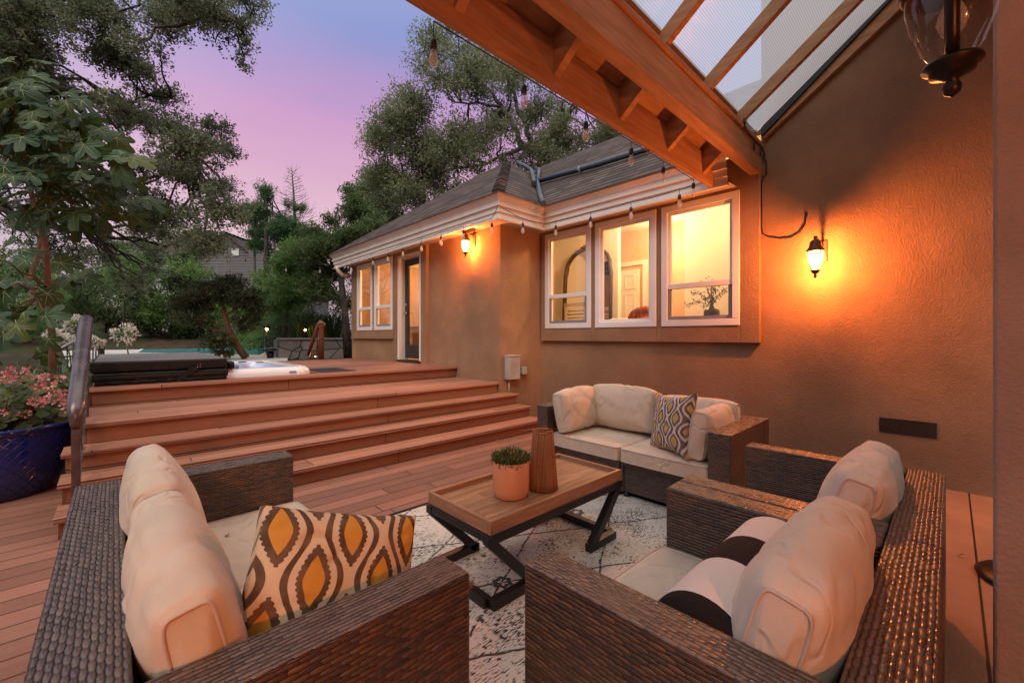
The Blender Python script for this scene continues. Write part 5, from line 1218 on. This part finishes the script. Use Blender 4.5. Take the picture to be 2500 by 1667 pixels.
for k, (px, py) in enumerate(heads):
    c = np.array(at(px, py, 3.0 + rg_.uniform(-.1, .28))); N = 26; d = rs_.normal(size=(N, 3)); d /= np.linalg.norm(d, axis=1, keepdims=True)
    leaf_mesh("flower_head", c + d * np.array([.034, .034, .026]), .012, PINK, gp, 200 + k, .75, dirs=d)
# ------------------------------------------------------------------ agapanthus
WHITEP = mat_leaf("white_petal", (.60, .55, .47), (.74, .70, .62), (.82, .80, .74), .4, .6)
STRAP = mat_leaf("strap_leaf", (.02, .05, .015), (.05, .10, .03), None, .3)
def agapanthus(label, px, py, t, r=.115, leaves=True, seed=0, zbase=.55):
    c = at(px, py, t); b_ = Vector((c.x + .05, c.y + .03, zbase)); a_ = thing("agapanthus", label, "flower", b_, "white agapanthus")
    MB().tube([b_, b_.lerp(c, .6) + Vector((.02, 0, 0)), c], .009, 6).build("stem", simple("green_stem", (.08, .12, .04), .6), a_)
    rs = np.random.RandomState(seed); N = 70; d = rs.normal(size=(N, 3)); d[:, 2] = d[:, 2] * .8 + .15; d /= np.linalg.norm(d, axis=1, keepdims=True)
    P = []; D = []
    for i in range(N):
        for j in range(5):
            o = rs.normal(size=3) * .5; P.append(np.array(c) + d[i] * r * rs.uniform(.72, 1.02) + o * .018); D.append(d[i] * .8 + o)
    leaf_mesh("flower_head", np.array(P), .021, WHITEP, a_, seed, .34, dirs=np.array(D))
    ped = MB()
    for i in range(N): ped.tube([c, c + Vector(d[i]) * r * .8], .0022, 3, cap=False)
    ped.build("pedicels", simple("pale_stem", (.2, .26, .1), .6), a_)
    return a_
agapanthus("white agapanthus ball standing alone in front of the pool", 304, 814, 5.6, .150, seed=301)
agapanthus("white agapanthus head just right of the big handrail", 235, 836, 5.9, .105, seed=302)
agapanthus("white agapanthus head nearest the fig trunk", 136, 822, 5.4, .11, seed=303)
agapanthus("white agapanthus head beside the sloping garden rail", 162, 832, 5.6, .11, seed=304)
agapanthus("white agapanthus head above the others left of the handrail", 184, 790, 6.0, .13, seed=305)
def strap_clump(label, c, h, r, n, seed, group="strap leaved clumps"):
    a_ = thing("strap_plant", label, "plant", c, group); m = MB(); q = random.Random(seed); rn = []
    for k in range(n):
        an = q.uniform(0, 6.28); d = Vector((math.cos(an), math.sin(an), 0)); L = h * q.uniform(.6, 1.1); w_ = q.uniform(.012, .022); o = Vector(c) + d * q.uniform(0, r * .4); sd = d.cross(Vector((0, 0, 1)))
        pts = [o + d * r * (f ** 1.6) * q.uniform(.9, 1.1) + Vector((0, 0, L * (math.sin(f * 2.1) / .9))) * .9 for f in (0, .3, .6, .8, 1)]
        n0 = len(m.v)
        for i, p in enumerate(pts): ww_ = w_ * (1, 1.1, .9, .6, .1)[i]; m.v += [tuple(p - sd * ww_), tuple(p + sd * ww_)]
        for i in range(4): m.face([n0 + 2 * i, n0 + 2 * i + 1, n0 + 2 * i + 3, n0 + 2 * i + 2], None, True)
        rn += [q.random()] * 10
    o_ = m.build("leaves", STRAP, a_); x_ = o_.data.attributes.new("rnd", 'FLOAT', 'POINT'); x_.data.foreach_set("value", np.array(rn, dtype=np.float32))
for lb, px, t, h_, sd in (("strappy green clump between the big handrail and the fig", 190, 5.0, .55, 1), ("strappy green clump under the white flowers", 165, 5.8, .6, 2), ("strappy clump hiding behind the hot tub cover's left end", 225, 5.6, .45, 3)):
    p = at(px, 950, t); strap_clump(lb, Vector((p.x - .1, p.y, .30)), h_, .45, 60, sd)
for lb, px, sd in (("strappy clump on the stone wall at its left", 735, 4), ("strappy clump on the stone wall at its middle", 770, 5), ("strappy clump on the stone wall beside the house corner", 812, 6)):
    p = at(px, 830, 14.2); strap_clump(lb, Vector((p.x, p.y, 1.0)), .95, .8, 110, sd)
# ------------------------------------------------------------------ hot tub and its cover
TX0, TX1, TY0, TY1, TZ = -.12, 1.93, 5.82, 7.90, .85
ht = thing("hot_tub", "white acrylic hot tub sunk in the deck, half of it uncovered", "hot tub", (.9, 6.9, .4))
ACR = simple("white_acrylic", (.74, .73, .74), .18, .5, 0, .03, 3)
def rrect(x0, x1, y0, y1, r, n=6):
    o = []
    for cx_, cy_, a0 in ((x1 - r, y0 + r, -90), (x1 - r, y1 - r, 0), (x0 + r, y1 - r, 90), (x0 + r, y0 + r, 180)):
        for i in range(n + 1): a = R(a0 + 90 * i / n); o.append((cx_ + r * math.cos(a), cy_ + r * math.sin(a)))
    return o
lay = []
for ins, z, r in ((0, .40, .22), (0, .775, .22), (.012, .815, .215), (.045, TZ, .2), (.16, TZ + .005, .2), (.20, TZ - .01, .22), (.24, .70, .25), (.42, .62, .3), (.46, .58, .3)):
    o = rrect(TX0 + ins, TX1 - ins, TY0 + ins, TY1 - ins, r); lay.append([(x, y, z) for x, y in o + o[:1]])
MB().grid(lay[:6]).build("rim", ACR, ht); MB().grid(lay[5:]).build("basin", simple("acrylic_sky_tint", (.50, .55, .74), .15, .5, 0, .03, 3), ht)  # basin acrylic tinted blue, the cool sky light put into its colour
MB().poly([(x, y, .66) for x, y in rrect(TX0 + .3, TX1 - .3, TY0 + .3, TY1 - .3, .25)]).build("water", simple("spa_water", (.35, .38, .52), .05, .5, 0, .02), ht)
for k, (x, y) in enumerate(((1.15, 7.63), (1.45, 7.63), (1.62, 7.35))):
    MB().lathe([(0, 0), (.055, 0), (.06, .012), (.0, .018)], 16, (x, y - .02, .845)).build("control", simple("jet_grey", (.10, .11, .14), .3), ht)
for k, (x, y) in enumerate(((1.05, 7.60), (1.30, 7.60))):
    pl_ = MB(); pl_.box(x - .10, x + .10, y - .02, y + .02, .73, .81); pl_.build("headrest", simple("spa_grey", (.16, .17, .22), .5), ht, .02)
MB().box(1.62, 1.70, TY0 - .006, TY0 + .002, .785, .808).build("badge", simple("blue_badge", (.25, .36, .62), .3), ht)
cv = thing("spa_cover", "folded black vinyl hot tub cover lying on the tub's left half", "cover", (.4, 6.9, .9))
VIN = simple("black_vinyl", (.007, .0065, .0065), .5, .3, 0, .25, 7, .01, 22); VING = simple("grey_vinyl", (.15, .145, .15), .5, .5, 0, .12, 4, .006, 18)
CX0, CX1, CY0, CY1 = -.16, .955, 5.74, 7.93
def slabc(z0, z1, dx0, dx1, mat, nm, slope=.0):
    m = MB(); P = []; n = 14
    m.box(CX0 + dx0, CX1 + dx1, CY0, CY1, z0, z1)
    o = m.build(nm, mat, cv, .022, seg=3); return o
slabc(.795, .885, 0, 0, VIN, "lower_panel"); slabc(.887, 1.0, -.01, -.008, VIN, "upper_panel")
MB().box(CX0 + .02, CX1 - .03, CY0 + .015, CY1 - .02, .985, 1.008).build("top_skin", VING, cv, .008)
sk_ = MB(); 
P = []
for i in range(26):
    x = CX0 + .02 + (CX1 - CX0 - .04) * i / 25; P.append([(x, CY0 - .012 - .006 * math.sin(i * 1.3), .803), (x, CY0 - .02 - .01 * math.sin(i * 1.9 + 1), .775), (x, CY0 - .004, .7615)])
sk_.grid(P).build("skirt", VIN, cv)
MB().box(CX0 + .03, CX1 - .06, CY0 - .009, CY0 - .0005, .838, .842).build("seam", simple("seam_thread", (.06, .055, .05), .6), cv)
stp = MB(); stp.beam((.48, CY0 - .012, .775), (.68, CY0 - .012, .93), .055, .007, (0, 1, 0)); stp.beam((.67, CY0 - .013, .925), (.72, CY0 - .013, .935), .06, .007, (0, 1, 0)); stp.build("strap", VIN, cv)
bk_ = MB()
for dx_, dz_ in ((0, 0), (.025, .01), (0, .03), (.03, .035)): bk_.lathe([(0, -.004), (.006, -.003), (0, .004)], 8, (.665 + dx_, CY0 - .018, .91 + dz_))
bk_.build("rivets", simple("chrome", (.7, .7, .7), .2, .5, 1), cv)
cn = MB(); cn.box(.955, 1.03, 5.80, 5.95, .86, .96); cn.build("corner_flap", VIN, cv, .03)
# ------------------------------------------------------------------ railings
hr = thing("handrail", "thick bronze handrail climbing the left end of the deck steps", "handrail", (-.17, 3.74, .143))
rl_ = [(-.17, 3.70, .69), (-.17, 3.69, .73), (-.17, 3.70, .785), (-.17, 3.76, .835), (-.17, 4.2, 1.035), (-.17, 4.95, 1.375), (-.17, 4.99, 1.39)]
MB().tube(rl_, [.022, .030, .040, .043, .043, .043, .043], 16).build("grip", RAILM, hr)
MB().box(-.190, -.150, 3.685, 3.725, .143, .70).build("post", RAILM, hr, .004); MB().box(-.190, -.150, 4.90, 4.94, .587, 1.33).build("post", RAILM, hr, .004)
bl_ = MB(); bl_.beam((-.17, 3.80, .30), (-.17, 4.9, .80), .03, .02); bl_.build("lower_rail", RAILM, hr)
for k in range(7):
    y = 3.86 + k * .15; z0_ = .30 + (y - 3.8) * .4545
    MB().box(-.178, -.162, y - .008, y + .008, z0_ + .01, z0_ + .515).build("baluster", RAILM, hr)
h2 = thing("wooden_handrail", "red brown scroll ended handrail going down from the far deck edge", "handrail", (3.2, 9.1, .76))
q0, q1 = at(785, 880, 8.9), at(753, 880, 8.9); q0.z = .762; q1.z = .762
tpz = at(786, 786, 8.9)
MB().tube([q0 + Vector((0, 0, .0)), q0 + Vector((0, 0, .55)), Vector((q0.x, q0.y, tpz.z - .08)), at(790, 792, 8.9), at(783, 786, 8.9), at(776, 796, 8.9), at(752, 868, 8.9)], [.05, .05, .05, .055, .05, .045, .035], 10).build("grip", BROWNW, h2)
for k in range(4):
    f = (k + 1) / 5.2; a_ = q0.lerp(q1, f); 
    MB().tube([a_, at(783 - 30 * f, 794 + 72 * f, 8.9)], .012, 6).build("baluster", BROWNW, h2)
MB().tube([q0 + Vector((0, 0, .06)), q1 + Vector((0, 0, .02))], .018, 6).build("lower_rail", BROWNW, h2)
gf = thing("garden_fence", "black metal fence with thin pickets left of the pool", "fence", at(235, 860, 6.6))
m0, m1 = at(218, 792, 6.6), at(250, 790, 6.6); z_lo = .5
MB().tube([m0, m1], .018, 6).build("top_rail", BLACKM, gf)
for k, px in enumerate((219, 227, 234, 241)): p = at(px, 790, 6.6); MB().tube([Vector((p.x, p.y, z_lo)), p], .009, 5).build("picket", BLACKM, gf)
p = at(248, 788, 6.6); MB().box(p.x - .035, p.x + .035, p.y - .035, p.y + .035, z_lo, p.z + .03).build("post", BLACKM, gf)
g2_ = thing("sloping_rail", "slanted grey garden rail between the fig trunk and the big handrail", "railing", at(160, 860, 5.4))
MB().tube([at(138, 858, 5.3), at(192, 826, 5.5)], .022, 8).build("top_rail", simple("grey_rail", (.20, .21, .24), .35, .5, .4), g2_)
for px, py in ((148, 852), (164, 843), (178, 835)): p = at(px, py, 5.4); MB().tube([Vector((p.x, p.y, .3)), p], .008, 5).build("picket", BLACKM, g2_)
MB().tube([at(128, 872, 5.3), at(192, 869, 5.4)], .012, 6).build("lower_rail", BLACKM, g2_)
gf2 = thing("pool_fence", "low black picket fence between pool and stone wall", "fence", at(655, 850, 15))
MB().tube([at(630, 826, 15), at(678, 826, 15)], .02, 6).build("top_rail", BLACKM, gf2)
for k in range(9): p = at(632 + 5.5 * k, 826, 15); MB().tube([Vector((p.x, p.y, .55)), p], .013, 4).build("picket", BLACKM, gf2)
# ------------------------------------------------------------------ stone wall and garden lamps
def mat_flag():
    n = NT("flagstone"); o = n.obj()
    v = n.n("TexVoronoi", feature='DISTANCE_TO_EDGE'); v.inputs["Scale"].default_value = 2.3; n.t.links.new(n.map(o, (1, 1, 1.15)), v.inputs["Vector"])
    v2 = n.n("TexVoronoi"); v2.inputs["Scale"].default_value = 2.3; n.t.links.new(n.map(o, (1, 1, 1.15)), v2.inputs["Vector"])
    g = n.smooth(v.outputs["Distance"], .012, .03); rv = n.rnd(v2.outputs["Position"])
    c = n.mix(rv, (.13, .12, .115), (.30, .275, .26)); c = n.mix(n.m('MULTIPLY', n.noise(o, 9, 5, .65), .5), c, (.10, .09, .085)); c = n.mix(g, (.03, .026, .024), c)
    return n.pbr(c, .85, .25, 0, n.bump(n.m('ADD', g, n.m('MULTIPLY', n.noise(o, 14, 4), .35)), .04))
sw = thing("stone_wall", "low grey flagstone retaining wall beyond the deck", "wall", (4.5, 13.0, .5))
qa, qb = at(680, 824, 12.0), at(862, 824, 13.2)
d_ = Vector((qb.x - qa.x, qb.y - qa.y, 0)).normalized(); nb_ = Vector((-d_.y, d_.x, 0))
if nb_.dot(fwd) < 0: nb_ = -nb_
mw = MB(); z0_, z1_ = .45, 1.15
pts = [qa, qb, qb + nb_ * 1.2, qa + nb_ * 1.2]
n0 = 0; mw.v += [(p.x, p.y, z0_) for p in pts] + [(p.x, p.y, z1_) for p in pts]
for q in ((0, 1, 5, 4), (1, 2, 6, 5), (2, 3, 7, 6), (3, 0, 4, 7), (4, 5, 6, 7)): mw.face(list(q)[::-1] if d_.cross(nb_).z < 0 else list(q))
mw.build("stone_face", mat_flag(), sw)
cpm = MB(); cpm.beam(Vector((qa.x, qa.y, 1.18)) + nb_ * .12 - d_ * .03, Vector((qb.x, qb.y, 1.18)) + nb_ * .12, .32, .055); cpm.build("coping", simple("bluestone", (.20, .20, .20), .7, .3, 0, .2, 5), sw)
def path_light(label, p, s=1.0, power=4, ground_z=.55):
    L = thing("garden_lamp", label, "garden lamp", (p.x, p.y, ground_z), "lit garden lamps")
    MB().lathe([(.09 * s, .05), (.10 * s, .055), (.05 * s, .10 * s), (0, .12 * s)], 14, p).build("hat", IRON, L); MB().tube([Vector((p.x, p.y, ground_z)), p + Vector((0, 0, .05))], .012, 6).build("stake", IRON, L)
    MB().lathe([(0, -.03 * s), (.028 * s, -.01 * s), (.028 * s, .02 * s), (0, .04 * s)], 10, p).build("bulb", GLOW, L)
    l = bpy.data.lights.new("garden_light", 'POINT'); l.energy = power; l.color = (1, .42, .12); l.shadow_soft_size = .03; o = bpy.data.objects.new("garden_light", l); C.objects.link(o); o.parent = L; o.location = p - Vector((p.x, p.y, ground_z)) + Vector((0, 0, -.06))
path_light("glowing garden lamp among the shrubs right of the pruned tree", at(651, 804, 13.5), 1.3, 8)
path_light("small glowing garden lamp on top of the stone wall", at(745, 806, 13.6), 1.0, 4, 1.15)
path_light("glowing lamp at the foot of the wooden scroll handrail", at(771, 872, 9.3), .8, 5, .76)
pl2 = thing("black_lantern", "black flat topped lantern standing by the pool fence", "garden lamp", at(660, 872, 12))
pq = at(660, 856, 12); MB().lathe([(.16, 0), (.17, .02), (.10, .07), (.0, .09)], 16, (pq.x, pq.y, pq.z)).build("hat", IRON, pl2); MB().lathe([(.09, -.32), (.09, -.02)], 14, (pq.x, pq.y, pq.z)).build("body", IRON, pl2)
# ------------------------------------------------------------------ neighbours' houses
def mat_siding(name, col):
    n = NT(name); x, y, z = n.xyz(n.obj()); f = n.m('FRACT', n.m('MULTIPLY', z, 4.2)); e = n.m('SUBTRACT', 1, n.smooth(f, .04, .16))
    o = n.obj(); c = n.mix(n.noise(o, .9, 4), tuple(q * .8 for q in col), col); c = n.mix(n.m('MULTIPLY', n.smooth(n.noise(n.map(o, (3, 3, .3)), 1, 4), .5, .8), .4), c, tuple(q * 1.5 for q in col)); c = n.mix(n.m('MULTIPLY', e, .85), c, (.03, .028, .028))
    return n.pbr(c, .85, .2, 0, n.bump(n.m('SUBTRACT', 1, f), .03))
nh = thing("neighbour_house", "grey lap sided gabled house beyond the hedge", "house", at(600, 840, 36))
T_ = 36
def npt(px, py, dt=0): return at(px, py, T_ + dt)
gb = MB(); A = [npt(440, 850), npt(690, 850), npt(690, 612), npt(600, 612), npt(548, 572), npt(470, 632), npt(440, 655)]
bkv = fwd * 9; k_ = len(A); gb.v += [tuple(p) for p in A] + [tuple(p + bkv) for p in A]
gb.face(list(range(k_))[::-1]); 
for i in range(k_): gb.face([i, (i + 1) % k_, k_ + (i + 1) % k_, k_ + i])
gb.build("wall", mat_siding("grey_siding", (.19, .18, .185)), nh)
rf_ = MB()
for a_, b_ in ((npt(544, 566), npt(606, 614)), (npt(552, 566), npt(430, 659))): rf_.beam(a_ + Vector((0, 0, .1)) - fwd * .35, b_ + Vector((0, 0, .1)) - fwd * .35, .5, .16, tuple(fwd)) if False else rf_.quad(a_ - fwd * .3, b_ - fwd * .3, b_ + bkv, a_ + bkv)
rf_.build("roof", SHINGLE, nh)
MB().beam(npt(575.5, 608) - fwd * .04, npt(575.5, 625) - fwd * .04, .62, .06, tuple(fwd)).build("gable_vent", simple("white_vent", (.72, .72, .72), .6), nh)
n2 = thing("white_house", "white house mostly hidden behind the left trees", "house", at(370, 840, 40))
wb = MB(); A = [at(265, 850, 40), at(470, 850, 40), at(470, 640, 40), at(430, 628, 40), at(265, 628, 40)]; k_ = 5; wb.v += [tuple(p) for p in A] + [tuple(p + fwd * 8) for p in A]; wb.face(list(range(5))[::-1])
for i in range(k_): wb.face([i, (i + 1) % k_, k_ + (i + 1) % k_, k_ + i])
wb.build("wall", mat_siding("white_siding", (.60, .58, .57)), n2)
MB().quad(at(255, 632, 39.6), at(480, 632, 39.6), at(470, 590, 44), at(275, 590, 44)).build("roof", SHINGLE, n2)
# ------------------------------------------------------------------ string lights and cables
CABLE = simple("black_cable", (.012, .011, .011), .5)
proto = None
def hang_bulb(parent, p, drop=.055, s=1.02):
    so = MB().tube([p, p + Vector((0, 0, -drop))], .0028, 5); so.lathe([(q_ * s, z_) for q_, z_ in ((.004, 0), (.014, -.008), (.0175, -.022), (.0175, -.058), (.013, -.062), (0, -.062))][::-1], 12, p + Vector((0, 0, -drop)))
    o = so.build("socket", CABLE, parent)
    c = p + Vector((0, 0, -drop - .058)); b = MB().lathe([(q_ * s, z_ * s) for q_, z_ in ((0, -.088), (.012, -.084), (.0225, -.066), (.0245, -.052), (.021, -.034), (.0145, -.016), (.013, 0))], 14, c, cap=False)
    b.build("bulb", BULBG, o); 
    MB().tube([c + Vector((0, 0, -.005)), c + Vector((.004, 0, -.055)), c + Vector((-.004, 0, -.055)), c + Vector((0, 0, -.008))], .0012, 4).build("filament", simple("filament", (.45, .35, .28), .4), o) if False else None
def string(label, pts, drop, name="string_lights", sag=.03, cable=True):
    T = thing(name, label, "string lights", pts[0]); q = []
    for i in range(len(pts) - 1):
        for k in range(6):
            t = k / 6; q.append(pts[i].lerp(pts[i + 1], t) - Vector((0, 0, sag * 4 * t * (1 - t))))
    q.append(pts[-1])
    if cable: MB().tube(q, .0042, 5).build("cable", CABLE, T)
    return T
fpt = [Vector((at_y(px, py, 1.795).x, 1.795, 2.835)) for px, py in ((1058.5, 35), (1279, 168), (1430, 262), (1541, 335), (1619, 385), (1693, 428))]
T = string("string of clear bulbs hung along the patio cover's outer board", fpt, .06, sag=-.0)
for i, p in enumerate(fpt): hang_bulb(T, p, (.085, .05, .05, .05, .05, .03)[i])
ep = [at_x(1690, 452, 4.46), at_x(1659, 462, 4.46), at_x(1540.6, 494, 4.46), at_x(1441.8, 518.4, 4.46), at_x(1356.9, 540, 4.46), Vector((4.44, 3.99, 2.86)), at_y(1276.5, 534, 3.985), Vector((3.56, 3.99, 2.93))]
ep += [at_x(px, py, 3.545) for px, py in ((1200.7, 533), (1131.6, 551), (1077, 567), (1029, 583), (983.7, 597), (947, 611), (910.5, 621), (857.8, 640))]
T = string("string of clear bulbs following the white gutter of the house", ep, .06, sag=.012)
for i, p in enumerate(ep):
    if i not in (0, 5, 7): hang_bulb(T, p, .055)
gp_ = [ep[-1], at(781, 642, 10.2), at(698, 640, 11), at(599.5, 625, 11.8), at(496, 605, 12.5), at(375, 578, 13), at(230, 540, 13.5), at(-60, 470, 14)]
T = string("string of clear bulbs crossing the garden before the trees", gp_, .1, sag=.06)
for p in gp_[1:-2]: hang_bulb(T, p, .10)
wc = [at_x(px, py, 4.935) for px, py in ((1862, 378), (1871, 395), (1871, 425), (1862, 436), (1859, 450), (1859, 555), (1862, 570), (1876, 578), (1905, 582), (1930, 580), (1952, 568), (1965, 548), (1968, 526))]
cw = thing("wall_cable", "black cable dangling in a loop down the lamp wall", "cable", wc[0]); MB().tube(wc, .007, 6).build("cord", CABLE, cw)
MB().lathe([(.006, -.01), (.013, 0), (.013, .03), (0, .03)], 8, wc[-1]).build("plug", CABLE, cw)
bc = [at_y(px, py, 1.345) for px, py in ((1816, 288), (1819, 312), (1832, 332), (1846, 348), (1860, 362), (1868, 380))]
MB().tube(bc, .006, 6).build("lead", CABLE, cw)
for px, py in ((1841, 358), (1857, 370)):
    c = at_y(px, py, 1.343); MB().tube([c + Vector((.022 * math.cos(a), 0, .045 * math.sin(a))) for a in [2 * math.pi * i / 16 for i in range(16)]], .005, 5, closed=True).build("coil", CABLE, cw)
# ------------------------------------------------------------------ umbrella base, fallen leaves
ub_ = thing("umbrella_base", "round dark iron umbrella base on the slab by the pier", "umbrella base", (3.35, -.33, 0))
MB().lathe([(.24, -.004), (.245, .012), (.22, .03), (.12, .05), (.05, .06), (.035, .12), (.03, .2), (0, .2)], 24, (3.35, -.33, 0)).build("plate", IRON, ub_)
FALL = mat_leaf("fallen_leaf", (.16, .085, .04), (.26, .15, .075), None, .2)
for k, (p, lb) in enumerate(((at_z(1372, 1368, .634), "small dry leaf lying on the near armchair's arm"), (at_z(555, 1310, .404), "dry curled leaf lying on the left loveseat's seat"), (at_z(2346, 1358, .0), "dark dry leaf on the slab behind the armchairs"))):
    tag(leaf_mesh("fallen_leaf", np.array([[p.x, p.y, p.z + .008]]), .020, FALL, None, 400 + k, .4, up=3), lb, "leaf")
